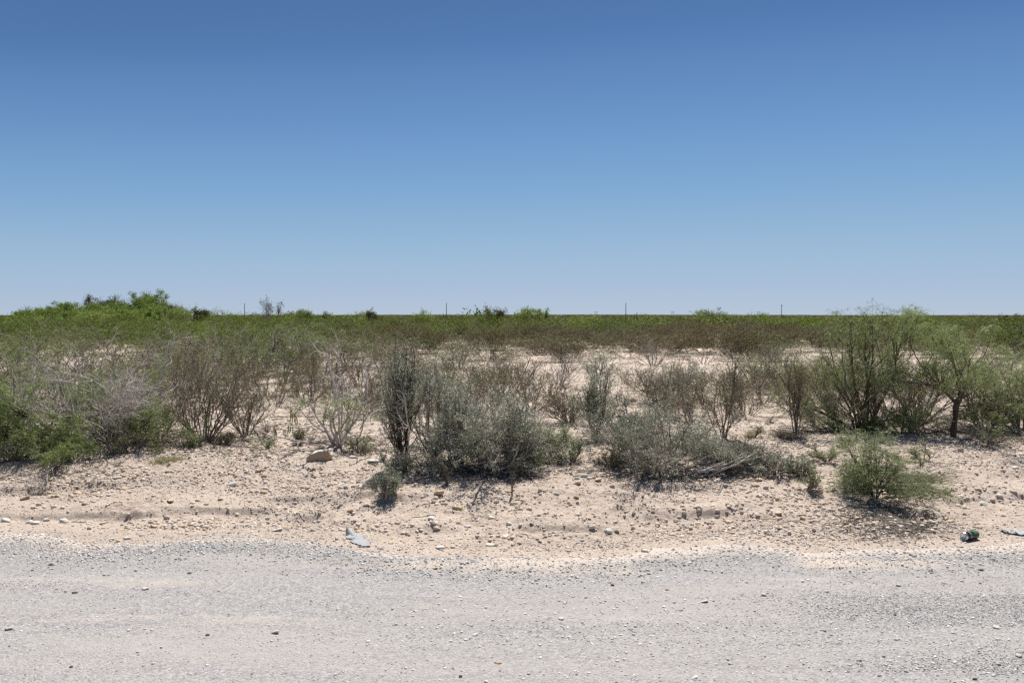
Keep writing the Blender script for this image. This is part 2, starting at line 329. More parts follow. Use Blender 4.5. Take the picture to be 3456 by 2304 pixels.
# ------------------------------------------------------------------ setting: ground sheet and gravel road
def axis(fine0, fine1, step, far, ratio, far0=None):
    a = list(np.arange(fine0, fine1, step)); s = step
    while a[-1] < far: s *= ratio; a.append(a[-1] + s)
    b = []; s = step; q = fine0
    lim = far0 if far0 is not None else -far
    while q > lim: s *= ratio; q -= s; b.append(q)
    return np.array(b[::-1] + a)
gx = axis(-7.2, 7.2, 0.020, 9000, 1.09); gy = axis(4.9, 11.5, 0.0135, 12000, 1.028, -40)
X, Y = np.meshgrid(gx, gy); Z = H(X, Y); nx_, ny_ = len(gx), len(gy)
ii = np.arange(nx_ * ny_).reshape(ny_, nx_); GF = np.stack([ii[:-1, :-1], ii[:-1, 1:], ii[1:, 1:], ii[1:, :-1]], -1).reshape(-1, 4)
g = mk('ground', np.stack([X, Y, Z], -1).reshape(-1, 3), [(GF, 0, None)], [M['ground']], None, True); tag(g, kind='structure')
rx = axis(-6.5, 6.5, 0.026, 200, 1.12); s_ = np.linspace(0, 1, 190)
Xr = np.repeat(rx[None], len(s_) + 6, 0); e_ = edge(rx) + 0.06
rows = [np.full_like(rx, -16.0), np.full_like(rx, -8.0), np.full_like(rx, -3.0), np.full_like(rx, 0.0), np.full_like(rx, 1.5), np.full_like(rx, 2.4)] + [3.0 + (e_ - 3.0) * s for s in s_]
Yr = np.stack(rows); Zr = Hroad(Xr, Yr); nr, nc = Xr.shape
ii = np.arange(nr * nc).reshape(nr, nc); RF = np.stack([ii[:-1, :-1], ii[:-1, 1:], ii[1:, 1:], ii[1:, :-1]], -1).reshape(-1, 4)
cxr = (Xr[:-1, :-1] + Xr[1:, 1:]) / 2; cyr = (Yr[:-1, :-1] + Yr[1:, 1:]) / 2; er = edge(cxr)
def dust(x, y, e): return np.clip(sm(e - 0.70, e - .02, y) * (0.75 + 1.8 * fbm(x * .45 + 2, x * 0 + .7, 2) + 0.9 * fbm(x * 2.2, y * 5, 3)) + 1.3 * fbm(x * .5 + 31, y * 3.6 + 4, 4), 0, 1)
RV = dust(cxr, cyr, er).ravel()
rd = mk('gravel_road', np.stack([Xr, Yr, Zr], -1).reshape(-1, 3), [(RF, 0, RV)], [M['road']], None, True); tag(rd, kind='structure')

# ------------------------------------------------------------------ loose gravel and pebbles nobody could count
_ph = (1 + 5 ** .5) / 2
ICO = nrm(np.array([(-1, _ph, 0), (1, _ph, 0), (-1, -_ph, 0), (1, -_ph, 0), (0, -1, _ph), (0, 1, _ph), (0, -1, -_ph), (0, 1, -_ph), (_ph, 0, -1), (_ph, 0, 1), (-_ph, 0, -1), (-_ph, 0, 1)], float))
ICF = np.array([(0, 11, 5), (0, 5, 1), (0, 1, 7), (0, 7, 10), (0, 10, 11), (1, 5, 9), (5, 11, 4), (11, 10, 2), (10, 7, 6), (7, 1, 8), (3, 9, 4), (3, 4, 2), (3, 2, 6), (3, 6, 8), (3, 8, 9), (4, 9, 5), (2, 4, 11), (6, 2, 10), (8, 6, 7), (9, 8, 1)])
OCT = np.array([(1, 0, 0), (-1, 0, 0), (0, 1, 0), (0, -1, 0), (0, 0, 1), (0, 0, -1)], float)
OCF = np.array([(0, 2, 4), (2, 1, 4), (1, 3, 4), (3, 0, 4), (2, 0, 5), (1, 2, 5), (3, 1, 5), (0, 3, 5)])
def scatter_stones(rng, x, y, size, tmpl, tf, zf, flatn=(0.4, 0.8), sink=0.25, rough=0.22):
    n = len(x); k = len(tmpl)
    base = tmpl[None] * (1 + rng.uniform(-rough, rough, (n, k, 1)))
    s = np.stack([size, size * rng.uniform(.55, .95, n), size * rng.uniform(*flatn, n)], -1)[:, None] * 0.5
    V = base * s; tl = rng.normal(0, .25, n); V = np.stack([V[..., 0] * np.cos(tl)[:, None] + V[..., 2] * np.sin(tl)[:, None], V[..., 1], V[..., 2] * np.cos(tl)[:, None] - V[..., 0] * np.sin(tl)[:, None]], -1)
    a = rng.random(n) * 2 * math.pi; ca, sa = np.cos(a)[:, None], np.sin(a)[:, None]
    V = np.stack([V[..., 0] * ca - V[..., 1] * sa, V[..., 0] * sa + V[..., 1] * ca, V[..., 2]], -1)
    z = zf(x, y) + s[:, 0, 2] * (1 - 2 * sink)
    V += np.stack([x, y, z], -1)[:, None]
    F = (tf[None] + (np.arange(n) * k)[:, None, None]).reshape(-1, 3)
    return V.reshape(-1, 3), F
rg = np.random.default_rng(11)
def fan(rng, n, y0, y1, wide=0.72, p=1.0):
    y = y0 + (y1 - y0) * rng.random(n) ** p; x = (rng.random(n) * 2 - 1) * (y * wide + 0.6); return x, y
Vs, Fs, vs = [], [], []
def add(V, F, v):
    o = sum(len(a) for a in Vs); Vs.append(V); Fs.append(F + o); vs.append(v)
# road gravel: fine chips, denser in drifts and on the windrow along the edge
x, y = fan(rg, 300000, 3.2, 6.7); e = edge(x); dn = 0.06 + 1.5 * (1 - .85 * np.exp(-((y - 4.25) / .17) ** 2)) * (1 - .85 * np.exp(-((y - 5.25) / .14) ** 2)) * sm(-0.08, 0.28, fbm(x * 0.35, y * 2.6 + 11, 4)) + 1.2 * (1 - dust(x, y, e)) * np.exp(-((y - (e - 0.30)) / 0.20) ** 2)
k = (rg.random(len(x)) < dn * 0.62) & (y < e - 0.06 + 0.12 * rg.normal(size=len(x)) + 0.13 * rg.exponential(size=len(x)))
x, y = x[k], y[k]; sz = 0.0060 + 0.0085 * rg.random(len(x)) ** 2.2
V, F = scatter_stones(rg, x, y, sz, OCT, OCF, top, (0.28, 0.55), 0.3); add(V, F, np.repeat(rg.random(len(x)), 8))
x, y = fan(rg, 16000, 3.2, 6.7); e = edge(x); k = (y < e + 0.04 * rg.normal(size=len(x))) & (rg.random(len(x)) < 0.03 + 0.35 * sm(0, .2, fbm(x * .5 + 9, y * 3, 3)) + 0.5 * np.exp(-((y - (e - 0.28)) / 0.22) ** 2)); x, y = x[k], y[k]
sz = 0.012 + 0.013 * rg.random(len(x)) ** 3
V, F = scatter_stones(rg, x, y, sz, ICO, ICF, top, (0.28, 0.55), 0.3); add(V, F, np.repeat(np.clip(rg.random(len(x)) * .6 + .4, 0, 1), 20))
x, y = fan(rg, 60000, 4.9, 6.6); e = edge(x); k = rg.random(len(x)) < (1 - .75 * dust(x, y, e)) * .34 * np.exp(-((y - (e - 0.16)) / 0.30) ** 2); x, y = x[k], y[k]
V, F = scatter_stones(rg, x, y, 0.010 + 0.016 * rg.random(len(x)) ** 2, ICO, ICF, top, (0.35, 0.7), 0.2); add(V, F, np.repeat(np.clip(.2 + .8 * rg.random(len(x)), 0, 1), 20))
tag(mk('road_gravel', np.concatenate(Vs), [(np.concatenate(Fs), 0, np.concatenate(vs))], [M['gravel']], None, True), kind='stuff', label='loose grey gravel chips strewn over the road', cat='gravel')
Vs, Fs, vs = [], [], []
x, y = fan(rg, 150000, 5.3, 11.5, 0.70, 1.1); e = edge(x); dn = (0.18 + 0.9 * sm(-0.08, 0.16, fbm(x * 1.1 + 20, y * 1.6, 3))) * (1 - 0.85 * sm(9.2, 10.6, y)) * sm(e - .02, e + .35, y)
k = rg.random(len(x)) < dn * 1.1; x, y = x[k], y[k]; sz = 0.010 + 0.016 * rg.random(len(x)) ** 2.2
V, F = scatter_stones(rg, x, y, sz, OCT, OCF, top, (0.35, 0.7), 0.32); add(V, F, np.repeat(rg.random(len(x)), 8))
x, y = fan(rg, 14000, 5.5, 10.5, 0.70, 1.1); e = edge(x); dn = (0.15 + 0.9 * sm(-0.08, 0.16, fbm(x * 1.1 + 20, y * 1.6, 3))) * sm(e - .02, e + .5, y) * (1 - 0.7 * sm(8.8, 10, y))
k = rg.random(len(x)) < dn * .6; x, y = x[k], y[k]; sz = 0.018 + 0.026 * rg.random(len(x)) ** 2
V, F = scatter_stones(rg, x, y, sz, ICO, ICF, top, (0.4, 0.7), 0.32); add(V, F, np.repeat(rg.random(len(x)), 20))
x, y = fan(rg, 60000, 5.4, 10.8, 0.70, 1.1); e = edge(x); cl = fbm(x * 1.3 + 7, y * 3.0 + 5, 4, .6); dn = (0.05 + 1.0 * sm(0.0, 0.14, cl)) * sm(e + .15, e + .5, y) * (1 - 0.8 * sm(8.6, 10, y))
k = rg.random(len(x)) < dn * .5; x, y = x[k], y[k]
V, F = scatter_stones(rg, x, y, 0.016 + 0.036 * rg.random(len(x)) ** 2.2, ICO, ICF, top, (0.45, 0.8), 0.38, .3); add(V, F, np.repeat(.1 + .45 * rg.random(len(x)), 20))
x, y = fan(rg, 9000, 10.5, 30, 0.70, 1.4); k = rg.random(len(x)) < sm(-.1, .15, fbm(x * .5, y * .5, 3)); x, y = x[k], y[k]
V, F = scatter_stones(rg, x, y, 0.02 + 0.04 * rg.random(len(x)) ** 2, OCT, OCF, top, (0.4, 0.8), 0.3); add(V, F, np.repeat(rg.random(len(x)), 8))
tag(mk('sand_pebbles', np.concatenate(Vs), [(np.concatenate(Fs), 0, np.concatenate(vs))], [M['pebbles']], None, True), kind='stuff', label='small tan pebbles and clods scattered over the sand bank', cat='pebbles')

# ------------------------------------------------------------------ landmarks used to word the labels
LM = [(3270, 1806, 'the green and black drink can'), (1200, 1815, 'the grey corrugated plastic scrap'), (1085, 1540, 'the big brown rock'), (700, 1495, 'the forked brown creosote bush'),
      (1300, 1670, 'the small lone saltbush'), (170, 1660, 'the dead branch on the bank'), (1370, 1590, 'the tall column saltbush'), (1660, 1600, 'the wide saltbush mound'), (2200, 1600, 'the low spreading saltbush'),
      (2470, 1610, 'the pile of dead sticks'), (2965, 1680, 'the low feathery mesquite'), (3210, 1490, 'the single-trunk mesquite'), (1750, 1885, 'the bare sand tongue'), (3430, 1805, 'the torn white paper'),
      (40, 1760, 'the left edge of the photo'), (3440, 2210, 'the two cobbles at lower right'), (250, 2004, 'the round stone on the left road'), (928, 2135, 'the pale cobble low on the road'), (1681, 2241, 'the tan cobble near the bottom edge')]
ORD = ['first', 'second', 'third', 'fourth', 'fifth', 'sixth', 'seventh', 'eighth', 'ninth', 'tenth', 'eleventh', 'twelfth', 'thirteenth', 'fourteenth', 'fifteenth', 'sixteenth', 'seventeenth', 'eighteenth', 'nineteenth', 'twentieth']
def unique_labels(items, form='{b}, {o} from left'):
    """items = (object, base label, u): those that share a base label are told apart by their order from the left"""
    d = {}
    for o, b, u in items: d.setdefault(b, []).append((u, o))
    for b, l in d.items():
        l.sort(key=lambda t: t[0])
        for i, (u, o) in enumerate(l):
            if len(l) == 1: o['label'] = b
            elif i == len(l) - 1 and len(l) > 2: o['label'] = form.replace('{o} from left', 'rightmost').format(b=b)
            elif i < 20: o['label'] = form.format(b=b, o=ORD[i])
            else: o['label'] = b
# ------------------------------------------------------------------ stones one can pick out
STONES = '''20 1759 32 21 w;98 1760 28 17 w;119 1768 30 18 w;157 1753 24 18 w;217 1754 38 26 w;87 1695 30 16 b;298 1678 17 16 p;262 1651 24 13 b;217 1636 20 11 p;220 1611 18 12 b;420 1636 25 16 b;417 1606 17 11 b;781 1632 36 19 g;776 1659 18 13 b;848 1664 16 12 b;488 1646 24 11 w;419 1785 23 11 b;430 1819 26 13 w;402 1827 17 10 b;377 1821 20 10 w;480 1809 18 11 g;522 1772 28 11 b;647 1780 18 14 b;618 1778 18 13 b;593 1783 18 12 g;691 1786 15 13 b;562 1743 23 20 g;668 1697 17 11 b;746 1695 16 13 b;696 1710 16 12 b;576 1701 25 13 b;884 1595 26 14 b;890 1611 18 18 b;834 1593 17 15 g;254 2004 18 14 p;492 1991 24 11 w;830 1777 20 14 w;348 1750 20 9 b;890 1670 22 15 b;1263 1563 33 16 w;1189 1552 21 15 w;1242 1583 17 10 b;1131 1622 16 17 p;1057 1584 18 16 p;1164 1628 18 14 g;1485 1666 32 26 b;1447 1620 22 15 w;1411 1617 17 11 b;1261 1704 18 13 b;1183 1716 20 22 b;1152 1701 15 13 g;1407 1714 18 10 b;1552 1706 34 22 b;993 1693 16 18 g;1455 1748 24 15 w;1478 1768 23 16 w;1476 1785 20 13 b;1579 1775 22 17 w;1657 1745 26 14 w;1718 1771 20 20 w;965 1779 22 14 b;936 1790 33 14 w;1168 1785 14 13 w;1212 1785 22 12 b;1319 1831 18 9 b;1654 1836 28 16 w;1675 1836 18 13 g;1487 1848 34 11 w;1286 1851 14 8 g;1707 1813 25 10 w;1455 1818 22 8 w;1596 1618 26 14 b;1672 1624 17 13 b;1538 1623 13 10 b;1001 1493 24 10 w;953 1745 15 18 g;1461 1892 14 13 w;1470 1919 18 8 b;1970 1608 25 21 w;1989 1619 18 20 w;2005 1618 17 13 b;2019 1626 23 15 b;2052 1611 19 18 b;1948 1636 27 17 b;1910 1634 20 13 w;2137 1629 21 13 w;2067 1643 21 16 p;2039 1530 22 17 b;1945 1618 16 14 g;2318 1687 15 22 w;2563 1624 23 14 b;2544 1641 20 15 b;2585 1651 20 20 g;2358 1733 21 22 w;2054 1786 28 26 w;2136 1773 13 18 w;2079 1754 16 16 w;1997 1782 20 17 w;1890 1794 17 15 w;2111 1820 15 10 w;2112 1842 18 14 p;2175 1863 23 16 w;1878 1668 20 15 g;1945 1677 19 13 b;1949 1687 11 14 g;2137 1701 17 16 b;1925 1692 13 11 b;2455 1720 16 11 b;2508 1798 20 16 w;2281 1751 17 15 g;1889 1755 18 13 p;2067 1977 14 10 d;2058 1965 13 9 b;2167 1939 15 10 w;2578 2014 20 13 w;2377 2034 24 10 w;2111 1576 16 18 g;2108 1554 17 14 b;2625 1683 18 17 b;2627 1731 29 13 b;2564 1704 16 15 w;2858 1779 27 13 b;2898 1743 25 13 b;3004 1734 15 11 b;3241 1525 21 18 g;3321 1695 28 18 w;3373 1678 24 17 w;3425 1584 22 14 w;3448 1542 20 20 w;3436 1735 20 17 w;3113 1743 13 14 p;3155 1781 24 14 w;3069 1798 17 10 b;3208 1770 22 13 b;3080 1882 29 15 g;2971 1798 13 10 w;3321 1660 15 14 w;3300 1664 18 13 b;2686 1748 18 17 g;2709 1741 20 18 b;2797 1528 18 11 w;3034 1978 15 11 w;2747 1695 20 11 b;2675 1783 15 13 w;1681 2241 24 13 b;1604 2141 21 11 w;1521 2167 18 8 w;1977 2024 12 8 b;3442 2204 30 15 g;3439 2221 22 17 w;3363 2116 27 9 w;3020 2075 11 8 d;2968 2281 14 11 p;2901 2234 13 10 p;3024 2161 14 10 w;31 2123 28 11 w;928 2135 30 15 w;545 2191 12 10 w;240 2258 12 9 d;700 2145 14 9 d;1555 2288 12 9 d;2250 1992 13 8 b;2520 1968 12 8 g;1895 2090 22 9 w;3140 1930 14 9 d;3310 1925 16 10 d;3290 2290 14 10 d;2790 2000 12 8 w;1140 2060 13 9 w;640 1928 14 8 d;172 1904 17 8 d;1230 1880 17 8 w'''
rs = np.random.default_rng(5)
def sub_ico(n):
    V = [tuple(v) for v in ICO]; F = [tuple(f) for f in ICF]
    for _ in range(n):
        mid = {}; F2 = []
        def mp(a, b):
            k = (min(a, b), max(a, b))
            if k not in mid: q = np.add(V[a], V[b]); q = q / np.linalg.norm(q); mid[k] = len(V); V.append(tuple(q))
            return mid[k]
        for a, b, c in F: ab, bc, ca = mp(a, b), mp(b, c), mp(c, a); F2 += [(a, ab, ca), (b, bc, ab), (c, ca, bc), (ab, bc, ca)]
        F = F2
    return np.array(V), np.array(F)
S2V, S2F = sub_ico(2); S3V, S3F = sub_ico(4)
def cobble_mesh(rng, angular=0.0):
    d = S2V.copy(); r = np.ones(len(d))
    for k in range(5): r += 0.07 * np.sin(d @ rng.normal(size=3) * 2.2 + rng.random() * 6)
    for k in range(int(3 + 8 * angular)):
        n = nrm(rng.normal(size=3)); h = rng.uniform(.62, .9); q = d @ n; r = np.where(q * r > h, h / np.maximum(q, .05), r)
    return d * r[:, None]
protos = {}
for c in 'wbgpd':
    protos[c] = []
    for k in range(4):
        o = mk('stone', cobble_mesh(rs, 0.3 if k < 3 else 1.0), [(S2F, 0, None)], [M['stone_' + c]], None, True); protos[c].append(o.data); bpy.data.objects.remove(o)
CN = dict(w='pale', b='tan', g='grey', p='reddish', d='dark'); stone_items = []
def near_lm(u, v):
    b = min(LM, key=lambda t: (t[0] - u) ** 2 + ((t[1] - v) * 1.6) ** 2); du, dv = u - b[0], (v - b[1]) * 1.6
    rel = ('left of' if du < 0 else 'right of') if abs(du) > abs(dv) else ('in front of' if dv > 0 else 'behind')
    if 'edge of the photo' in b[2]: rel = 'near'
    return rel, b[2]
def add_stone(u, v, w, h, c, small=False):
    x, y, z = gp(u, v); m = px_m(y); W = w * m * 1.12; Hh = max(h * m * 1.0, W * .42)
    zz = float(top(x, y))
    o = bpy.data.objects.new('stone', protos[c][rs.integers(0, 4)]); COL.objects.link(o)
    sz = min(Hh, W * .8) * 0.80
    o.scale = (W / 2, W / 2 * rs.uniform(.7, .9), sz / 2); o.rotation_euler = (rs.normal(0, .18), rs.normal(0, .18), rs.uniform(-.35, .35) + (math.pi if rs.random() < .5 else 0)); o.location = (x, y, zz + sz * 0.24)
    rel, lm = near_lm(u, v); ground_ = 'on the gravel' if y < float(edge(np.float64(x))) else 'on the sand'
    shape = 'small' if w < 15 else ('flat' if h / w < .5 else ('rounded' if h / w > .72 else 'oval')); 
    if w >= 28: shape = 'large ' + shape
    o['category'] = 'stone'; o['group'] = 'stones lying on the road verge'
    stone_items.append((o, f'{shape} {CN[c]} stone {rel} {lm}', u)); return o
occ = []
for s in STONES.split(';'):
    u, v, w, h, c = s.split(); u, v, w, h = map(float, (u, v, w, h)); add_stone(u, v, w, h, c); occ.append((u, v))
n = 0
while n < 118:
    u = rs.uniform(0, 3456); v = rs.uniform(1590, 1850)
    if min((u - a) ** 2 + (v - b) ** 2 for a, b in occ) < 26 ** 2: continue
    x, y, z = gp(u, v)
    if y < float(edge(np.float64(x))) + .08 or rs.random() > 0.25 + 1.6 * float(fbm(np.float64(x * 1.1 + 20), np.float64(y * 1.6), 3)) + .3: continue
    w = rs.uniform(10, 17); add_stone(u, v, w, w * rs.uniform(.5, .85), rs.choice(list('wbbbgp'))); occ.append((u, v)); n += 1
unique_labels(stone_items)
for o, b, u in stone_items: pass
# ------------------------------------------------------------------ the big angular rock
def rock(u, v, w, h, label):
    x, y, z = gp(u, v); W = w * px_m(y); r = np.random.default_rng(3)
    t = thing('rock', (x, y, z), label, 'rock')
    d = S3V.copy(); rr = np.ones(len(d))
    pl = [((0, -1, .05), .62), ((.1, .1, 1), .62), ((1, -.2, .2), .80), ((-.9, .2, .6), .72), ((-.6, -.75, .1), .75), ((.5, -.8, .15), .74), ((.2, .8, .5), .8), ((.3, -.4, .9), .78), ((-.4, -.2, 1), .66)]
    for nn, hh in pl:
        nn = nrm(np.array(nn, float)); q = d @ nn; rr = np.where(q * rr > hh, hh / np.maximum(q, .05), rr)
    V = d * rr[:, None]; V += (0.035 * fbm(V[:, 0] * 3 + V[:, 2] * 2, V[:, 1] * 3 - V[:, 2], 4) + 0.05 * fbm(V[:, 0] * 9, V[:, 2] * 9 + V[:, 1] * 5, 3))[:, None] * d
    V *= np.array([W * .60, W * .45, W * .38]); V[:, 2] += W * .17; V[:, 2] += V[:, 0] * .18
    P3 = V[S3F]; fn = nrm(np.cross(P3[:, 1] - P3[:, 0], P3[:, 2] - P3[:, 0])); lit_top = fn[:, 2] > .62
    mk('boulder', V, [(S3F[~lit_top], 0, None), (S3F[lit_top], 1, None)], [M['rock'], M['stone_w']], t, True)  # upward faces take the pale stone: sunlight on the top painted as colour
    V2 = cobble_mesh(r, .8) * np.array([W * .17, W * .15, W * .12]) + np.array([W * .47, W * .05, W * .22]); mk('broken_corner', V2, [(S2F, 0, None)], [M['stone_w']], t, True)
rock(1080, 1558, 78, 40, 'big broken brown rock with sunlit top painted pale below the bare twisted shrub')
# ------------------------------------------------------------------ shrubs close to the road
def at(u, v):
    x, y, z = gp(u, v); return x, y, float(H(x, y))
def dims(y, v0, v1, w, base_z):
    """crown height in metres for a plant whose top shows at photo row v1"""
    dx, dy, dz = ray(1728, v1); return EYE + dz / dy * y - base_z, w * px_m(y) / 2
def creosote(seed, name, u, v, vt, w, label, parent_loc=None, n0=13, lm=9000, group=None, stemm='bark_brown', leaf='leaf_creosote', tilt=(.1, .85), bare=0.22, ls=1.0, pale=0.0):
    x, y, z = at(u, v); hh, hw = dims(y, v, vt, w, z); rg = np.random.default_rng(seed)
    t = thing(name, (x, y, z), label, 'bush', group)
    br = grow(rg, n0, [dict(L=.55, seg=6, r=.0085, wig=.10, up=.03, tip=.6), dict(L=.34, seg=4, r=.005, wig=.15, up=.03, kids=5, ang=(.25, .75), t=(.2, 1)), dict(L=.17, seg=3, r=.003, wig=.18, up=.05, kids=4, ang=(.3, .8), t=(.2, 1)), dict(L=.08, seg=2, r=.0018, wig=.2, up=.03, kids=4, ang=(.4, 1.0), t=(.2, 1))], .05, tilt)
    fit(br, hw, hh)
    wood_obj('stems', br, M[stemm], t)
    a = leaves_oval(rg, br[3][0], int(lm * .55), .016 * ls, .008 * ls, .9, .006, zmin=bare * hh); b = leaves_oval(rg, br[2][0], int(lm * .15), .016 * ls, .008 * ls, .9, .006, zmin=bare * hh)
    leaf_obj('foliage', [(*a, 0), (*b, 0)], [M[leaf]], t); return t
def saltbush(seed, name, u, v, vt, w, label, n0=12, lm=15000, upr=0.05, tilt=(.1, .9), stemm='bark_grey', group=None, leaf='leaf_saltbush', skew=0.0, ls=1.0, extra_dead=0):
    x, y, z = at(u, v); hh, hw = dims(y, v, vt, w, z); rg = np.random.default_rng(seed)
    t = thing(name, (x, y, z), label, 'bush', group)
    br = grow(rg, n0, [dict(L=.5, seg=6, r=.010, wig=.12, up=upr, tip=.5), dict(L=.28, seg=4, r=.0055, wig=.18, up=upr, kids=6, ang=(.3, .9), t=(.1, 1)), dict(L=.16, seg=3, r=.003, wig=.2, up=upr, kids=5, ang=(.3, .9), t=(.1, 1)), dict(L=.08, seg=2, r=.0018, wig=.2, up=upr, kids=3, ang=(.4, 1), t=(.1, 1))], .05, tilt)
    fit(br, hw, hh, 97, skew)
    wood_obj('stems', br, M[stemm], t)
    a = leaves_oval(rg, br[3][0], int(lm * .75), .016 * ls, .009 * ls, 1.0, .005); b = leaves_oval(rg, br[2][0], int(lm * .25), .016 * ls, .009 * ls, 1.0, .005)
    leaf_obj('foliage', [(*a, 0), (*b, 0)], [M[leaf]], t)
    if extra_dead:
        d = grow(rg, extra_dead, [dict(L=.5, seg=7, r=.008, wig=.16, up=.0, tip=.4), dict(L=.2, seg=4, r=.004, wig=.2, up=0, kids=4, ang=(.3, .9), t=(.2, 1)), dict(L=.1, seg=3, r=.002, wig=.2, kids=3, ang=(.3, .9))], .1, (.5, 1.35)); fit(d, hw * .95, hh * .7)
        wood_obj('dead_branches', d, M['deadwood'], t)
    return t
def mesquite(seed, name, u, v, vt, w, label, n0=4, m=1500, tilt=(.1, .7), trunk=False, bark='bark_dark', leaf='leaf_mesquite', pods=0, droop=.7, wind=(-.25, 0, .1), group=None, zmin=.2, dead=0, r0=.018, azs=None, rl=.11, skew=0.0, cat='bush', low=False):
    x, y, z = at(u, v); hh, hw = dims(y, v, vt, w, z); rg = np.random.default_rng(seed)
    t = thing(name, (x, y, z), label, cat, group)
    if trunk:
        lv = [dict(L=.42, seg=5, r=.026, wig=.05, up=.1, tip=.8), dict(L=.62, seg=7, r=.016, wig=.13, up=.05, kids=6, ang=(.35, .85), t=(.65, 1)), dict(L=.38, seg=5, r=.008, wig=.17, up=.06, kids=5, ang=(.3, .8), t=(.2, 1)), dict(L=.2, seg=4, r=.004, wig=.2, kids=4, ang=(.3, .9), t=(.2, 1)), dict(L=.1, seg=2, r=.002, wig=.2, kids=3, ang=(.3, .9))]
    else:
        lv = [dict(L=.8, seg=8, r=r0, wig=.10, up=.06 if not low else 0, tip=.4), dict(L=.42, seg=5, r=.008, wig=.16, up=.05, kids=5, ang=(.3, .85), t=(.2, 1)), dict(L=.24, seg=4, r=.004, wig=.2, up=.03, kids=5, ang=(.3, .9), t=(.15, 1)), dict(L=.12, seg=2, r=.002, wig=.2, kids=3, ang=(.3, .9))]
    br = grow(rg, n0, lv, .05, tilt, azs); fit(br, hw * .93, hh * .97, 98, skew)
    if trunk:
        V, F = tubes(br[0][0], br[0][1], 8); mk('trunk', V, [(F, 0, None)], [M[bark]], t, True); wood_obj('branches', br[1:], M[bark], t)
    else: wood_obj('branches', br, M[bark], t)
    a = leaves_pinnate(rg, br[-1][0], int(m * .65), rl, 13, .026, .0042, droop, zmin=zmin * hh, wind=wind); b = leaves_pinnate(rg, br[-2][0], int(m * .35), rl, 13, .026, .0042, droop, zmin=zmin * hh, wind=wind)
    leaf_obj('foliage', [(*a, 0), (*b, 0)], [M[leaf]], t)
    if pods:
        c, d = anchors(rg, br[-2][0], pods, (.4, 1)); n_ = len(c); tt = np.linspace(0, 1, 6)[None, :, None]
        P = c[:, None] + np.array([0, 0, -1.]) * tt * rg.uniform(.09, .16, (n_, 1, 1)) + rg.normal(0, .012, (n_, 1, 3)) * tt ** 2
        for q in range(n_): V, F = tubes(P[q:q + 1], np.array([[.001, .0045, .003, .0048, .003, .001]]), 4); mk('pod', V, [(F, 0, np.full(len(F), rg.random()))], [M['pod']], t, True)
    if dead:
        d = grow(rg, dead, [dict(L=.6, seg=9, r=.010, wig=.17, up=.03, tip=.35), dict(L=.34, seg=6, r=.005, wig=.22, kids=5, ang=(.35, 1.0), t=(.2, 1)), dict(L=.17, seg=4, r=.0028, wig=.25, kids=4, ang=(.35, 1.0), t=(.15, 1)), dict(L=.08, seg=2, r=.0016, wig=.25, kids=2, ang=(.3, 1.0))], .08, (.3, 1.3)); fit(d, hw * 1.02, hh * .9)
        wood_obj('dead_branches', d, M['deadwood'], t)
    return t
def bare(seed, name, u, v, vt, w, label, n0=6, r0=.011, m='deadwood', tilt=(.1, .8), wig=.2, kids=(5, 4, 3), cat='bush', up=.08, group=None, lv_up=None):
    x, y, z = at(u, v); hh, hw = dims(y, v, vt, w, z); rg = np.random.default_rng(seed)
    t = thing(name, (x, y, z), label, cat, group)
    br = grow(rg, n0, [dict(L=.6, seg=9, r=r0, wig=wig, up=up, tip=.4), dict(L=.34, seg=6, r=r0 * .55, wig=wig * 1.2, up=up, kids=kids[0], ang=(.3, .9), t=(.2, 1)), dict(L=.16, seg=4, r=r0 * .3, wig=wig * 1.2, up=.02, kids=kids[1], ang=(.3, 1), t=(.15, 1)), dict(L=.08, seg=2, r=r0 * .17, wig=.2, kids=kids[2], ang=(.3, 1))], .04, tilt); fit(br, hw, hh)
    wood_obj('branches', br, M[m], t); return t, br, rg, hh, hw
def limb(parent, pts, r0, r1, m, name='limb', sub=3, seed=1):
    """a hand-shaped limb through photo points given relative to the parent (metres)"""
    P = np.array(pts, float); n = len(P); q = np.linspace(0, n - 1, (n - 1) * sub + 1); i0 = np.minimum(q.astype(int), n - 2); f = (q - i0)[:, None]
    P = P[i0] * (1 - f) + P[i0 + 1] * f; P[1:-1] += np.random.default_rng(seed).normal(0, r0 * .35, P[1:-1].shape)
    V, F = tubes(P[None], np.linspace(r0, r1, len(P))[None], 7); return mk(name, V, [(F, 0, None)], [M[m]], parent, True)

# left tangle
t = mesquite(21, 'mesquite_bush', 250, 1500, 1262, 600, 'broad green mesquite bush under dead grey limbs, left front', n0=18, m=10500, tilt=(.25, 1.45), zmin=.0, dead=0, droop=.35, rl=.075, low=True)
# its dead limbs, shaped after the photograph
k = px_m(t.location.y); ox, oz = 250, 1500
def lp(u, v, dy=0): return ((u - ox) * k, dy - .12, (oz - v) * k)
limb(t, [lp(250, 1500), lp(246, 1440), lp(252, 1392), lp(238, 1330), lp(222, 1280), lp(212, 1252), lp(175, 1232), lp(140, 1195), lp(80, 1165, .05)], .017, .004, 'bark_grey', 'dead_limb', 3, 4)
limb(t, [lp(252, 1392), lp(276, 1375), lp(290, 1318), lp(302, 1262), lp(318, 1240), lp(325, 1180)], .012, .004, 'deadwood', 'dead_limb', 3, 5)
limb(t, [lp(240, 1392, -.05), lp(275, 1385, -.08), lp(310, 1397, -.1), lp(350, 1388, -.12), lp(400, 1408, -.15), lp(450, 1385, -.15), lp(500, 1340, -.15)], .010, .003, 'deadwood', 'dead_limb', 3, 6)
limb(t, [lp(300, 1395, -.1), lp(250, 1410, -.15), lp(160, 1410, -.2), lp(90, 1430, -.25), lp(20, 1437, -.3)], .006, .002, 'deadwood', 'dead_limb', 3, 7)
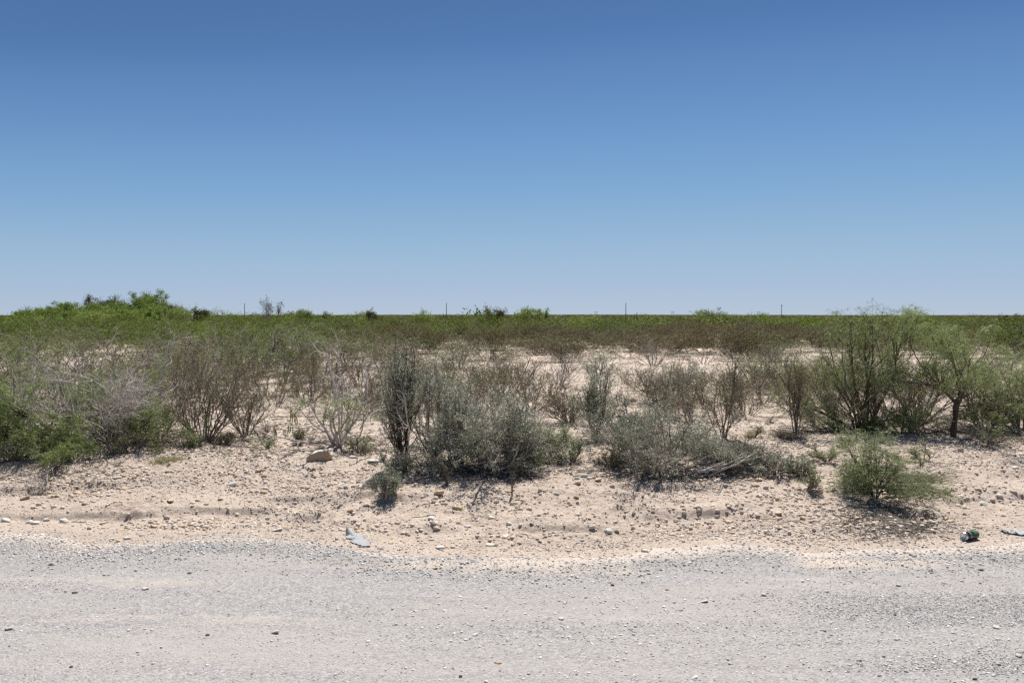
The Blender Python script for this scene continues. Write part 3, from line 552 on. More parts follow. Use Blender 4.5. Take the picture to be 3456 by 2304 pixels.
limb(t, [lp(370, 1395, -.12), lp(350, 1430, -.16), lp(322, 1450, -.18), lp(306, 1466, -.2)], .006, .002, 'deadwood', 'dead_limb', 3, 8)
limb(t, [lp(210, 1278, .02), lp(170, 1272, -.02), lp(110, 1272, -.05), lp(60, 1262, -.05)], .006, .002, 'deadwood', 'dead_limb', 3, 9)
limb(t, [lp(400, 1390, .1), lp(420, 1340, .12), lp(440, 1310, .12), lp(458, 1280, .12)], .013, .006, 'bark_grey', 'dead_limb', 3, 10)
limb(t, [lp(150, 1418, .05), lp(95, 1385, .05), lp(50, 1350, .05), lp(0, 1300, .05)], .019, .010, 'bark_dark', 'dead_limb', 3, 12)
limb(t, [lp(60, 1355, .05), lp(62, 1300, .05), lp(66, 1270, .02)], .010, .004, 'bark_dark', 'dead_limb', 3, 13)
bare(22, 'dead_shrub', 395, 1508, 1172, 420, 'dense grey thicket of dead twigs rising from the left mesquite', 24, .010, 'deadwood', (.15, 1.25), .2, (6, 5, 4))
bare(23, 'dead_shrub', 90, 1512, 1190, 360, 'grey dead twig thicket at the left edge of the photo', 12, .010, 'deadwood', (.15, 1.3), .2, (6, 5, 3))
mesquite(24, 'mesquite_bush', -60, 1480, 1170, 400, 'green mesquite bush cut off by the left edge', n0=9, m=2900, tilt=(.2, 1.3), zmin=.0, droop=.4)
mesquite(25, 'mesquite_bush', 130, 1545, 1470, 330, 'low pale green mesquite sprigs lying below the left thicket', n0=7, m=350, tilt=(.9, 1.45), zmin=.0, r0=.006, droop=.3, low=True, leaf='leaf_dusty')
bare(26, 'twig_tangle', 535, 1484, 1230, 300, 'brown grey twig tangle between left mesquite and forked creosote', 14, .008, 'bark_grey', (.3, 1.4), .18, (5, 5, 3))
# dead branch hanging over the bank
x, y, z = at(240, 1530); t = thing('dead_branch', (x, y, z), 'dead grey branch fallen down the sand bank at far left', 'branch'); k = px_m(y); ox, oz = 240, 1530
def lp(u, v, dy=0): return ((u - ox) * k, dy, (oz - v) * k)
def gl(u, v, up=.02):
    a, b, c = gp(u, v); return (a - x, b - y, c - z + up)
limb(t, [lp(252, 1490, .1), lp(246, 1520, .0), gl(232, 1548, .07), gl(205, 1575, .06), gl(180, 1605, .05), gl(160, 1640, .04)], .024, .006, 'bark_dark', 'main_branch', 3, 1)
rr = np.random.default_rng(8); Ps = []
for k2 in range(46):
    u0, v0 = [(232, 1548), (205, 1575), (180, 1605), (160, 1640)][k2 % 4]; an = rr.uniform(1.6, 3.3); L_ = rr.uniform(40, 150) * (1 if k2 % 4 < 3 else .5)
    Ps.append([gl(u0 + L_ * f * math.cos(an) + rr.normal(0, 3), v0 + L_ * f * abs(math.sin(an)) * .7 + rr.normal(0, 2), .05 * (1 - f) + .012 + .03 * rr.random()) for f in np.linspace(0, 1, 6)])
for k2 in range(60):
    u0, v0 = 125 + rr.normal(0, 16), 1668 + rr.normal(0, 8); an = rr.uniform(0, 6.28); L_ = rr.uniform(10, 34)
    Ps.append([gl(u0 + L_ * f * math.cos(an), v0 + L_ * f * math.sin(an) * .6, .02 + .05 * rr.random()) for f in np.linspace(0, 1, 6)])
V, F = tubes(np.array(Ps), np.repeat(np.linspace(.004, .0015, 6)[None], len(Ps), 0), 4); mk('twigs', V, [(F, 0, None)], [M['bark_grey']], t, True)

creosote(31, 'creosote_bush', 690, 1492, 1195, 290, 'forked brown creosote bush with dark stems over bare sand', n0=18, lm=9000, bare=.24)
creosote(32, 'creosote_bush', 828, 1474, 1255, 190, 'smaller brown creosote bush just right of the forked one', n0=9, lm=4600, bare=.26)
creosote(33, 'dry_seedling', 905, 1512, 1462, 60, 'tiny dry brown seedling in front of the smaller creosote', n0=5, lm=350, bare=.2)
creosote(34, 'dry_seedling', 885, 1478, 1420, 55, 'thin straw coloured weed beside the smaller creosote', n0=4, lm=200, bare=.4, leaf='grass')
t, br, rgx, hh, hw = bare(41, 'twisted_shrub', 1142, 1508, 1105, 380, 'bare twisted pale grey shrub with zigzag branches above the big rock', 8, .016, 'deadwood', (.05, .85), .22, (4, 3, 2))
a = leaves_oval(rgx, br[2][0], 9500, .018, .009, 1, .012); kz = a[0].reshape(-1, 4, 3)[:, 0, 2] < hh * .42 ; Va = a[0].reshape(-1, 4, 3)[kz].reshape(-1, 3)
leaf_obj('foliage', [(Va, np.arange(len(Va)).reshape(-1, 4), a[2][kz], 0)], [M['leaf_dusty']], t)
k = px_m(t.location.y); ox, oz = 1142, 1508
limb(t, [lp(1140, 1505), lp(1105, 1462, -.02), lp(1060, 1430, -.05), lp(1020, 1385, -.05), lp(985, 1352, -.05), lp(935, 1322, -.05)], .011, .004, 'deadwood', 'main_branch', 3, 2)
limb(t, [lp(1205, 1490, .0), lp(1225, 1450, 0), lp(1226, 1340, 0), lp(1240, 1290, 0), lp(1246, 1240, 0)], .009, .004, 'deadwood', 'main_branch', 3, 3)
limb(t, [lp(1215, 1450, .0), lp(1262, 1370, 0), lp(1270, 1330, 0), lp(1268, 1275, 0)], .008, .004, 'deadwood', 'main_branch', 3, 5)
Pp = []
rr = np.random.default_rng(4)
for (u0, v0, L_) in [(984, 1378, 50), (990, 1382, 48), (996, 1390, 45), (1004, 1400, 36), (1001, 1385, 40), (987, 1376, 30), (983, 1432, 30), (990, 1436, 26), (978, 1430, 34), (931, 1440, 40), (929, 1438, 36), (933, 1445, 30)]:
    bx = rr.normal(0, 3); Pp.append([lp(u0 + bx * f + 3 * math.sin(f * 3), v0 + L_ * f, -.06) for f in np.linspace(0, 1, 7)])
for q in Pp: V, F = tubes(np.array([q]), np.array([[.002, .006, .005, .0065, .005, .006, .002]]), 5); mk('pod', V, [(F, 0, np.full(len(F), rr.random()))], [M['pod']], t, True)
limb(t, [lp(985, 1352, -.05), lp(986, 1378, -.06), lp(984, 1432, -.06)], .002, .0015, 'bark_brown', 'pod_stalk', 3, 5); limb(t, [lp(935, 1322, -.05), lp(930, 1380, -.06), lp(931, 1440, -.06)], .002, .0015, 'bark_brown', 'pod_stalk', 3, 6)
bare(43, 'root_tangle', 1270, 1520, 1478, 260, 'low brown tangle of dry roots left of the tall saltbush', 9, .007, 'bark_brown', (1.0, 1.5), .15, (4, 4, 2))
# saltbushes, centre
t = saltbush(51, 'saltbush', 1356, 1575, 1172, 135, 'tall column saltbush with grey green upright stems', n0=8, lm=8500, upr=.13, tilt=(.02, .30), extra_dead=4, stemm='bark_dark', leaf='leaf_saltbush_dark')
saltbush(511, 'saltbush', 1475, 1560, 1235, 170, 'slimmer upright saltbush close behind the tall column one', n0=7, lm=4200, upr=.10, tilt=(.1, .7), extra_dead=3)
saltbush(52, 'saltbush', 1650, 1580, 1345, 400, 'wide dark saltbush mound in the middle of the verge', n0=28, lm=22000, upr=.04, tilt=(.1, 1.3), extra_dead=12)
saltbush(521, 'saltbush', 1560, 1560, 1300, 130, 'upright grey green shoots rising from the left half of the wide mound', n0=7, lm=4200, upr=.10, tilt=(.05, .5), extra_dead=2)
saltbush(522, 'saltbush', 1745, 1565, 1325, 150, 'loose grey green shoots rising from the right half of the wide mound', n0=8, lm=4200, upr=.08, tilt=(.1, .7), extra_dead=3)
saltbush(53, 'saltbush', 1480, 1582, 1450, 150, 'short saltbush filling the gap between tall and wide ones', n0=9, lm=5000, tilt=(.2, 1.2))
saltbush(54, 'saltbush', 1850, 1545, 1430, 190, 'pale low saltbush on the right flank of the wide mound', n0=11, lm=9000, tilt=(.2, 1.25), leaf='leaf_dusty')
x, y, z = at(1690, 1500)
saltbush(55, 'saltbush', 2008, 1487, 1222, 125, 'slim upright saltbush casting a dark shadow to its left', n0=9, lm=9500, upr=.13, tilt=(.05, .5), stemm='bark_dark')
bare(56, 'twisted_stump', 2085, 1490, 1385, 110, 'curved bare brown stems standing right of the slim saltbush', 5, .013, 'bark_brown', (.1, .7), .14, (2, 2, 1))
saltbush(57, 'saltbush', 2225, 1585, 1375, 370, 'low spreading saltbush with grey green leaves left of the sticks', n0=22, lm=18000, upr=.03, tilt=(.1, 1.25), extra_dead=8)
saltbush(571, 'saltbush', 2130, 1545, 1350, 150, 'leaning saltbush shoots at the left rear of the low spreading one', n0=9, lm=7000, upr=.05, tilt=(.2, .9))
saltbush(58, 'saltbush', 2390, 1560, 1460, 190, 'low saltbush clump overlapping the left end of the stick pile', n0=11, lm=9500, tilt=(.3, 1.3))
saltbush(59, 'saltbush', 1300, 1680, 1582, 84, 'small lone saltbush growing in the sand near the gravel', n0=9, lm=3400, upr=.06, tilt=(.1, .8))
saltbush(60, 'saltbush', 1345, 1590, 1525, 110, 'knee-high grey shoots at the foot of the tall column saltbush', n0=8, lm=2600, tilt=(.2, 1.2))
creosote(61, 'creosote_bush', 2440, 1482, 1215, 170, 'tall open creosote bush behind the low spreading saltbush', n0=9, lm=6500, bare=.2)
creosote(62, 'creosote_bush', 1920, 1432, 1300, 195, 'fan shaped creosote bush standing left of the slim saltbush', n0=18, lm=6500, bare=.3, tilt=(.3, .95))
creosote(63, 'creosote_bush', 2688, 1472, 1200, 170, 'tall thin creosote bush with reddish stem beside open sand', n0=6, lm=6500, bare=.42, tilt=(.05, .45))
creosote(64, 'creosote_bush', 2545, 1478, 1440, 65, 'small yellowish creosote seedling on open sand, left one', n0=5, lm=600, bare=.2, leaf='grass')
creosote(65, 'creosote_bush', 2645, 1482, 1452, 80, 'small rounded creosote seedling below the tall thin one', n0=6, lm=900, bare=.15)
# stick pile
x, y, z = at(2440, 1600); t = thing('stick_pile', (x, y, z), 'pile of dead grey sticks lying right of the low saltbush', 'wood pile'); rr = np.random.default_rng(12); k = px_m(y); ox, oz = 2440, 1600
Ps = []; RRs = []
for i in range(34):
    u0, v0 = rr.uniform(2330, 2420), rr.uniform(1560, 1612); L_ = rr.uniform(90, 240); an = rr.uniform(-.1, .75); dz = rr.uniform(0, .06)
    Ps.append([(*gl(u0 + L_ * f * math.cos(an) * .9, v0 - 18 * f * rr.random(), 0)[:2], gl(u0, v0, 0)[2] + dz + .012 + L_ * k * f * math.sin(an) * .55 + rr.normal(0, .006)) for f in np.linspace(0, 1, 7)]); RRs.append(np.linspace(1, .4, 7) * rr.uniform(.004, .013))
for q in range(len(Ps)): V, F = tubes(np.array(Ps[q:q + 1]), np.array(RRs[q:q + 1]), 6); mk('dead_stick', V, [(F, 0, None)], [M['deadwood']], t, True)
rr = np.random.default_rng(13); Ps = []
for i in range(420):
    u0, v0 = 2400 + 200 * rr.random(), 1575 + rr.normal(0, 9); L_ = rr.uniform(20, 90); an = rr.uniform(0, 3.14); q = gl(u0, v0, 0); h0 = .01 + .12 * rr.random()
    Ps.append([(q[0] + L_ * k * f * math.cos(an) + rr.normal(0, .006), q[1] + rr.normal(0, .05) * f, q[2] + h0 * (.3 + f) + L_ * k * f * math.sin(an) * .6 + rr.normal(0, .006)) for f in np.linspace(0, 1, 5)])
V, F = tubes(np.array(Ps), np.repeat(np.linspace(.0028, .0012, 5)[None], len(Ps), 0), 3); mk('twigs', V, [(F, 0, None)], [M['bark_grey']], t, True)
saltbush(66, 'saltbush', 2620, 1590, 1500, 190, 'sparse grey shrub tangled into the right end of the stick pile', n0=9, lm=2600, tilt=(.3, 1.3), extra_dead=5)
# right mesquites
t = mesquite(71, 'mesquite_bush', 2905, 1452, 1036, 480, 'tall leaning mesquite bush with many stems at right', n0=13, m=3000, tilt=(.1, 1.05), pods=26, bark='bark_dark', r0=.018, zmin=.26, cat='bush')
k = px_m(t.location.y); ox, oz = 2905, 1448
limb(t, [lp(2925, 1440), lp(2905, 1390), lp(2880, 1330), lp(2855, 1290), lp(2840, 1240), lp(2838, 1180)], .022, .006, 'bark_grey', 'main_branch', 3, 1)
limb(t, [lp(2960, 1440), lp(2962, 1370, .05), lp(2950, 1320, .05)], .018, .008, 'bark_dark', 'main_branch', 3, 2)
limb(t, [lp(2930, 1440, .1), lp(3060, 1400, .1), lp(3100, 1330, .1), lp(3130, 1250, .1), lp(3160, 1190, .1)], .012, .006, 'bark_dark', 'main_branch', 3, 4)
limb(t, [lp(2985, 1290), lp(2968, 1200), lp(2950, 1130), lp(2920, 1060), lp(2895, 1035)], .007, .002, 'bark_grey', 'main_branch', 3, 5)
t = mesquite(72, 'mesquite_tree', 3215, 1475, 1034, 430, 'small mesquite tree with a single dark trunk at right', n0=1, m=3000, tilt=(.0, .05), trunk=True, pods=26, zmin=.24, cat='tree', bark='bark_dark')
k = px_m(t.location.y); ox, oz = 3206, 1475
limb(t, [lp(3206, 1478), lp(3209, 1430), lp(3216, 1390), lp(3212, 1350)], .026, .02, 'bark_dark', 'lower_trunk', 4, 1)
limb(t, [lp(3214, 1370), lp(3228, 1335), lp(3270, 1310), lp(3310, 1280), lp(3335, 1268)], .013, .006, 'bark_grey', 'main_branch', 3, 2)
mesquite(73, 'mesquite_bush', 3450, 1465, 1150, 420, 'mesquite bush with hanging pods at the right edge', n0=11, m=2500, tilt=(.2, 1.3), pods=22, bark='bark_grey', zmin=.1)
mesquite(74, 'mesquite_bush', 3040, 1462, 1350, 250, 'lower mesquite growth between leaning bush and single-trunk tree', n0=8, m=1000, tilt=(.3, 1.3), bark='bark_grey', zmin=.05, r0=.01)
creosote(75, 'creosote_bush', 3070, 1440, 1170, 420, 'brown creosote bush seen through the right mesquites', n0=20, lm=8000, bare=.1)
mesquite(76, 'mesquite_bush', 3320, 1455, 1330, 240, 'low mesquite shoots right of the dark trunk', n0=8, m=1000, tilt=(.3, 1.35), bark='bark_grey', zmin=.05, r0=.009)
bare(771, 'dead_shrub', 3090, 1466, 1210, 320, 'brown grey dead twigs tangled between the two right mesquites', 12, .009, 'bark_grey', (.1, 1.2), .18, (5, 4, 3))
mesquite(781, 'mesquite_bush', 2800, 1458, 1290, 260, 'low drooping mesquite growth at the left end of the right thicket', n0=8, m=700, tilt=(.2, 1.3), bark='bark_grey', zmin=.0, r0=.009)
creosote(784, 'creosote_bush', 2960, 1462, 1240, 260, 'brown creosote bush in front of the leaning mesquite stems', n0=12, lm=3500, bare=.05)
bare(772, 'dead_shrub', 2830, 1450, 1270, 260, 'brown twiggy growth at the left foot of the leaning mesquite', 10, .008, 'bark_brown', (.2, 1.2), .18, (5, 4, 3))
creosote(773, 'creosote_bush', 3330, 1452, 1230, 280, 'brown creosote bush right of the single-trunk mesquite', n0=13, lm=4500, bare=.05)
bare(77, 'dead_shrub', 3370, 1470, 1395, 330, 'dead grey branches lying under the right edge mesquite', 9, .010, 'deadwood', (.9, 1.5), .14, (4, 4, 2))
mesquite(78, 'mesquite_bush', 2955, 1668, 1455, 260, 'low feathery mesquite on the bank, nearest bush at right', n0=15, m=1500, tilt=(.05, 1.35), zmin=.05, leaf='leaf_dusty', r0=.006, droop=.35, rl=.10, low=True)
x, y, z = at(2965, 1655); t = thing('trailing_branch', (x, y, z), 'thin bare branches trailing right from the low feathery mesquite', 'branch'); rr = np.random.default_rng(3); Ps = []
for i in range(60):
    side = 1 if i % 5 else -1; u0, v0 = 2975 + rr.normal(0, 8), 1650; an = rr.uniform(-.55, .35); L_ = rr.uniform(90, 320) if side > 0 else rr.uniform(60, 200)
    Ps.append([gl(u0 + side * L_ * f * math.cos(an), min(v0 + L_ * f * math.sin(an) * (.5 if side > 0 else .2), 1790), .02 + .13 * f * (1 - f) * 2 * rr.random() + .02 * rr.random()) for f in np.linspace(0, 1, 8)])
V, F = tubes(np.array(Ps), np.repeat(np.linspace(.0075, .0018, 8)[None], len(Ps), 0), 4); mk('stems', V, [(F, 0, None)], [M['bark_brown']], t, True)
a = leaves_pinnate(np.random.default_rng(2), np.array(Ps), 900, .07, 9, .022, .004, .3, t=(.35, 1)); leaf_obj('foliage', [(*a, 0)], [M['leaf_dusty']], t)
creosote(79, 'dry_seedling', 2722, 1655, 1585, 70, 'yellowish dry seedling left of the low feathery mesquite', n0=6, lm=700, bare=.1, leaf='leaf_dusty')
creosote(80, 'dry_seedling', 1728, 1672, 1590, 18, 'single dry stalk in front of the wide saltbush mound', n0=2, lm=30, bare=.4, tilt=(0, .15))
creosote(81, 'dry_seedling', 1510, 1640, 1570, 40, 'wispy dry stalks in front of the saltbush gap', n0=3, lm=80, bare=.4, tilt=(0, .3))
for i_, (u, v, vt, w, lf, lb) in enumerate([(640, 1510, 1450, 90, 'leaf_dusty', 'low grey green weed at the left foot of the forked creosote'), (1010, 1500, 1450, 70, 'leaf_creosote', 'low dry weed left of the big rock'), (1215, 1530, 1470, 90, 'leaf_dusty', 'sparse green weed below the twisted shrub'), (1770, 1600, 1540, 120, 'leaf_saltbush', 'ankle high weed at the front of the wide saltbush mound'), (1930, 1560, 1490, 90, 'leaf_dusty', 'sparse weed right of the pale low saltbush'), (2060, 1575, 1500, 90, 'leaf_creosote', 'dry brown weed at the left foot of the low spreading saltbush'), (2500, 1545, 1480, 110, 'leaf_creosote', 'dry brown weed behind the stick pile'), (2790, 1560, 1500, 110, 'leaf_dusty', 'sparse green weed between stick pile and feathery mesquite'), (2700, 1600, 1535, 90, 'leaf_dusty', 'low green weed right of the stick pile'), (3120, 1560, 1495, 120, 'leaf_dusty', 'sparse weed behind the low feathery mesquite'), (3330, 1500, 1430, 120, 'leaf_dusty', 'low green growth under the right edge mesquite'), (440, 1530, 1450, 150, 'leaf_mesquite', 'low green growth in front of the left dead thicket'), (20, 1560, 1480, 130, 'leaf_dusty', 'pale low growth at the far left below the mesquite'), (760, 1500, 1455, 60, 'leaf_creosote', 'tiny dry weed between the two near creosotes')]):
    creosote(900 + i_, 'weed', u, v, vt, w, lb, n0=8, lm=1400, bare=.05, leaf=lf, tilt=(.3, 1.35))
def tuft(seed, u, v, w, h, n_, label):
    x, y, z = at(u, v); k = px_m(y); r = np.random.default_rng(seed); a = r.random(n_) * 6.28; b = np.stack([r.normal(0, w * k * .22, n_), r.normal(0, w * k * .12, n_), np.zeros(n_)], -1)
    d = np.stack([np.cos(a) * .8, np.sin(a) * .8, .25 + r.random(n_)], -1) * (h * k * r.uniform(.5, 1.1, n_))[:, None]; s = nrm(np.cross(d, r.normal(size=(n_, 3)))) * .0025
    V = np.stack([b - s, b + s, b + d], 1).reshape(-1, 3); o = mk('grass_tuft', V, [(np.arange(n_ * 3).reshape(-1, 3), 0, r.random(n_))], [M['grass']]); o.location = (x, y, z); tag(o, label, 'grass')
tuft(1, 570, 1556, 120, 26, 900, 'flattened straw grass tuft between left mesquite and sand bank')
tuft(2, 2530, 1478, 30, 34, 160, 'short straw grass tuft left of the yellowish seedling')
tuft(3, 655, 1505, 40, 22, 200, 'tiny grass tuft at the foot of the forked creosote')
# sticks lying loose on the sand
stick_i = []
for (u0, v0, u1, v1, r_) in [(2428, 1614, 2410, 1645, .006), (2452, 1622, 2412, 1683, .007), (2205, 1570, 2255, 1620, .006), (1740, 1702, 1775, 1678, .005), (1390, 1740, 1470, 1728, .004), (1180, 1575, 1255, 1545, .006), (1780, 1590, 1800, 1560, .005), (240, 1757, 312, 1750, .004), (262, 1630, 295, 1620, .005), (640, 1762, 680, 1775, .004), (2030, 1500, 2010, 1530, .006), (1700, 1650, 1715, 1620, .004), (3250, 1790, 3200, 1760, .004)]:
    x, y, z = gp(u0, v0); A = np.array(gp(u0, v0)); B = np.array(gp(u1, v1)); f = np.linspace(0, 1, 7)[:, None]; P = A * (1 - f) + B * f; P[:, 2] = top(P[:, 0], P[:, 1]) + r_ * .8; P[1:-1, :2] += rr.normal(0, .006, (5, 2)); P -= A
    V, F = tubes(P[None], np.linspace(r_, r_ * .5, 7)[None], 5); o = mk('stick', V, [(F, 0, None)], [M['bark_grey']], None, True); o.location = A; rel, lm = near_lm(u0, v0); tag(o, None, 'stick', 'loose sticks on the sand'); stick_i.append((o, f'thin loose stick lying {rel} {lm}', u0))
unique_labels(stick_i)
# litter under and between the bushes
Ps = []; rr = np.random.default_rng(14); L0 = []
for (u, v, w, h, n_) in [(700, 1520, 170, 16, 900), (840, 1480, 60, 5, 120), (1150, 1515, 150, 10, 500), (1380, 1580, 110, 10, 400), (1660, 1595, 210, 10, 900), (2010, 1495, 90, 14, 400), (2240, 1600, 200, 8, 600), (2450, 1605, 170, 7, 500), (2960, 1690, 170, 26, 900), (3060, 1710, 120, 16, 900), (3250, 1480, 240, 10, 1200), (2950, 1460, 160, 10, 600), (300, 1510, 300, 14, 1600), (1000, 1470, 200, 14, 500), (1980, 1420, 180, 14, 350), (2750, 1480, 160, 12, 500), (3380, 1510, 120, 16, 500), (250, 1570, 200, 22, 500)]:
    for i in range(n_): L0.append((u + rr.normal(0, w * .5), v + rr.normal(0, h)))
L0 = np.array(L0); cc = []
for u, v in L0:
    a, b = flat(u, v, 0.16); cc.append((a, b))
cc = np.array(cc); x2, y2 = fan(rr, 6000, 10.5, 32, .7, 1.3); x3, y3 = fan(rr, 9000, 8.3, 11.5, .68); k3 = fbm(x3 * .9 + 3, y3 * 1.5, 3) > -.02; cc = np.concatenate([cc, np.stack([x2, y2], -1), np.stack([x3[k3], y3[k3]], -1)]); n_ = len(cc)
an = rr.random(n_) * 6.28; Ln = rr.uniform(.015, .08, n_) * (1 + (cc[:, 1] > 11) * .6); f = np.linspace(-.5, .5, 3)[None, :]
Px = cc[:, 0:1] + f * (Ln * np.cos(an))[:, None]; Py = cc[:, 1:2] + f * (Ln * np.sin(an))[:, None]; Pz = H(Px, Py) + .004 + rr.random((n_, 1)) * .008
V, F = tubes(np.stack([Px, Py, Pz], -1), np.repeat(rr.uniform(.0015, .004, (n_, 1)), 3, 1), 3)
tag(mk('twig_litter', V, [(F, 0, np.repeat(rr.random(n_), 6))], [M['litter']]), kind='stuff', label='dark twig and leaf litter under the bushes', cat='litter')

# ------------------------------------------------------------------ rubbish: can, corrugated plastic scrap, torn paper
def simple(name, c, rough=.5, metal=0.0, spec=.5, bump=0.0):
    def b(nt, N, L, out):
        tc = N.new('ShaderNodeTexCoord'); n = noise(N, L, tc.outputs['Object'], 60, 4); cc_ = mix(N, L, mrange(N, L, n, .3, .75), tuple(v * .8 for v in c), c)
        p = N.new('ShaderNodeBsdfPrincipled'); L.new(cc_, p.inputs['Base Color']); p.inputs['Roughness'].default_value = rough; p.inputs['Metallic'].default_value = metal; p.inputs['Specular IOR Level'].default_value = spec; L.new(p.outputs[0], out.inputs[0])
    return mat(name, b)
M['can_black'] = simple('can_black', (.018, .016, .018), .32); M['can_green'] = simple('can_green', (.10, .30, .08), .45); M['alu'] = simple('aluminium', (.72, .70, .68), .35, .85); M['print_white'] = simple('print_white', (.62, .64, .66), .4)
M['plastic'] = simple('grey_plastic', (.33, .335, .345), .85); M['paper'] = simple('paper', (.38, .40, .42), .9)
x, y, z = gp(3272, 1822); Lc, rc = .150, .033
can = thing('drink_can', (x, y, z + rc * .93), 'black drink can with green claw marks lying on the sand', 'can', rz=R(27))
def lathe(prof, n=40):
    pr = np.array(prof); th = np.arange(n) * 2 * math.pi / n; V = np.stack([np.repeat(pr[:, 0:1], n, 1), pr[:, 1:2] * np.cos(th), pr[:, 1:2] * np.sin(th)], -1); ii = np.arange(len(pr) * n).reshape(len(pr), n)
    a, b = ii[:-1], ii[1:]; return V.reshape(-1, 3), np.stack([a, np.roll(a, -1, 1), np.roll(b, -1, 1), b], -1).reshape(-1, 4)
h = Lc / 2
V, F = lathe([(-h + .012, rc), (-h + .05, rc), (-.01, rc), (.03, rc), (h - .014, rc)])
dn = fbm(V[:, 0] * 22 + 3, np.arctan2(V[:, 2], V[:, 1]) * 1.3, 2) * .005 - .0065 * np.exp(-((V[:, 0] + .005) / .03) ** 2) * np.clip(V[:, 2] / rc, 0, 1); q = nrm(V * np.array([0, 1, 1])); V = V + q * dn[:, None] * 0.6
mk('body', V, [(F, 0, None)], [M['can_black']], can, True)
V, F = lathe([(-h + .012, rc), (-h + .004, rc * .88), (-h, rc * .80), (-h + .003, rc * .74), (-h + .009, rc * .6), (-h + .011, .0005)]); mk('base', V, [(F, 0, None)], [M['alu']], can, True)
V, F = lathe([(h - .014, rc), (h - .006, rc * .86), (h - .004, rc * .87), (h - .001, rc * .89), (h, rc * .86), (h - .004, rc * .80), (h - .004, .0005)]); mk('lid', V, [(F, 0, None)], [M['alu']], can, True)
def wrap(xa, th, off): r = rc + off; return np.stack([xa, r * -np.sin(th), r * np.cos(th)], -1)
Vc, Fc, o_ = [], [], 0
for (t0, ln_, wd_) in ((.30, .058, .15), (.66, .050, .14), (1.02, .058, .14)):
    s = np.linspace(0, 1, 12); xa = h - .018 - ln_ * s + 0; jag = np.sin(s * 19 + t0 * 9) * .035; wdt = wd_ * (1 - .75 * s ** 1.5)
    Vc.append(wrap(np.concatenate([xa, xa]), np.concatenate([t0 + jag - wdt, t0 + jag + wdt]), .0007)); i = np.arange(11); Fc.append(np.stack([i, i + 1, i + 13, i + 12], -1) + o_); o_ += 24
mk('claw_emblem', np.concatenate(Vc), [(np.concatenate(Fc), 0, None)], [M['can_green']], can)
fc = bpy.data.curves.new('lettering', 'FONT'); fc.body = 'MONSTER'; fc.size = .022; fc.resolution_u = 2
fo = bpy.data.objects.new('lettering', fc); COL.objects.link(fo); dg = bpy.context.evaluated_depsgraph_get(); fm = bpy.data.meshes.new_from_object(fo.evaluated_get(dg)); bpy.data.objects.remove(fo)
for vv in fm.vertices:
    a, b = vv.co.x, vv.co.y; q = wrap(np.array(-.030 + b * 1.0), np.array(-.05 + a / rc * .62), .0007); vv.co = Vector(q)
fm.materials.append(M['print_white']); lo = bpy.data.objects.new('lettering', fm); COL.objects.link(lo); lo.parent = can
# corrugated scrap: a ribbed sheet with a torn, curled corner
x, y, z = gp(1205, 1826); k = px_m(y); sc_o = thing('plastic_scrap', (x, y, z), 'torn grey corrugated plastic scrap at the gravel edge', 'scrap')
nu, nv = 60, 30; U, Vv = np.meshgrid(np.linspace(-1, 1, nu), np.linspace(-1, 1, nv))
px_ = U * 46 * k + Vv * -20 * k; py_ = Vv * .150 + .0 * U; zz = np.abs(np.sin((Vv * 4.5) * math.pi)) * .010 + .001 + .010 * (U > .6) * (U - .6) + .006 * fbm(U * 3, Vv * 3, 2); keep = (U < .75 - .25 * Vv + .5 * fbm(Vv * 4, U * 0, 2)) & (U > -.45 - .45 * Vv + .8 * fbm(Vv * 5 + 3, U * 0, 2))
zz += H(x + px_, y + py_) - z; ii = np.arange(nu * nv).reshape(nv, nu); FF = np.stack([ii[:-1, :-1], ii[:-1, 1:], ii[1:, 1:], ii[1:, :-1]], -1)[keep[:-1, :-1]].reshape(-1, 4)
def sheet(name, P, FF, m, par, th=.002):
    o = mk(name, P, [(FF, 0, None)], [M[m]], par, True); md = o.modifiers.new('thick', 'SOLIDIFY'); md.thickness = th; return o
sheet('ribbed_panel', np.stack([px_, py_, zz], -1).reshape(-1, 3), FF, 'plastic', sc_o)
U, Vv = np.meshgrid(np.linspace(0, 1, 14), np.linspace(-1, 1, 10)); px_ = (-12 - 42 * U) * k; py_ = .08 + .10 * U + Vv * (.045 - .035 * U); zz = .015 + .02 * U * (Vv > 0) + .02 * U * Vv + .01 * fbm(U * 4, Vv * 3, 2)
ii = np.arange(140).reshape(10, 14); FF = np.stack([ii[:-1, :-1], ii[:-1, 1:], ii[1:, 1:], ii[1:, :-1]], -1).reshape(-1, 4); sheet('torn_corner', np.stack([px_, py_, zz], -1).reshape(-1, 3), FF, 'plastic', sc_o)
x, y, z = gp(3432, 1803); k = px_m(y); U, Vv = np.meshgrid(np.linspace(-1, 1, 50), np.linspace(-1, 1, 16)); px_ = U * 38 * k; py_ = Vv * (.05 + .02 * np.sin(U * 4)) - U * .05; zz = .012 + .02 * np.abs(fbm(U * 3, Vv * 1.5, 3)) * 2 + .012 * np.sin(U * 5) ** 2
ii = np.arange(800).reshape(16, 50); FF = np.stack([ii[:-1, :-1], ii[:-1, 1:], ii[1:, 1:], ii[1:, :-1]], -1).reshape(-1, 4)
o = sheet('torn_paper', np.stack([px_, py_, zz], -1).reshape(-1, 3), FF, 'paper', None, .001); o.location = (x, y, z); tag(o, 'torn pale crumpled paper on sand at the right edge', 'paper')

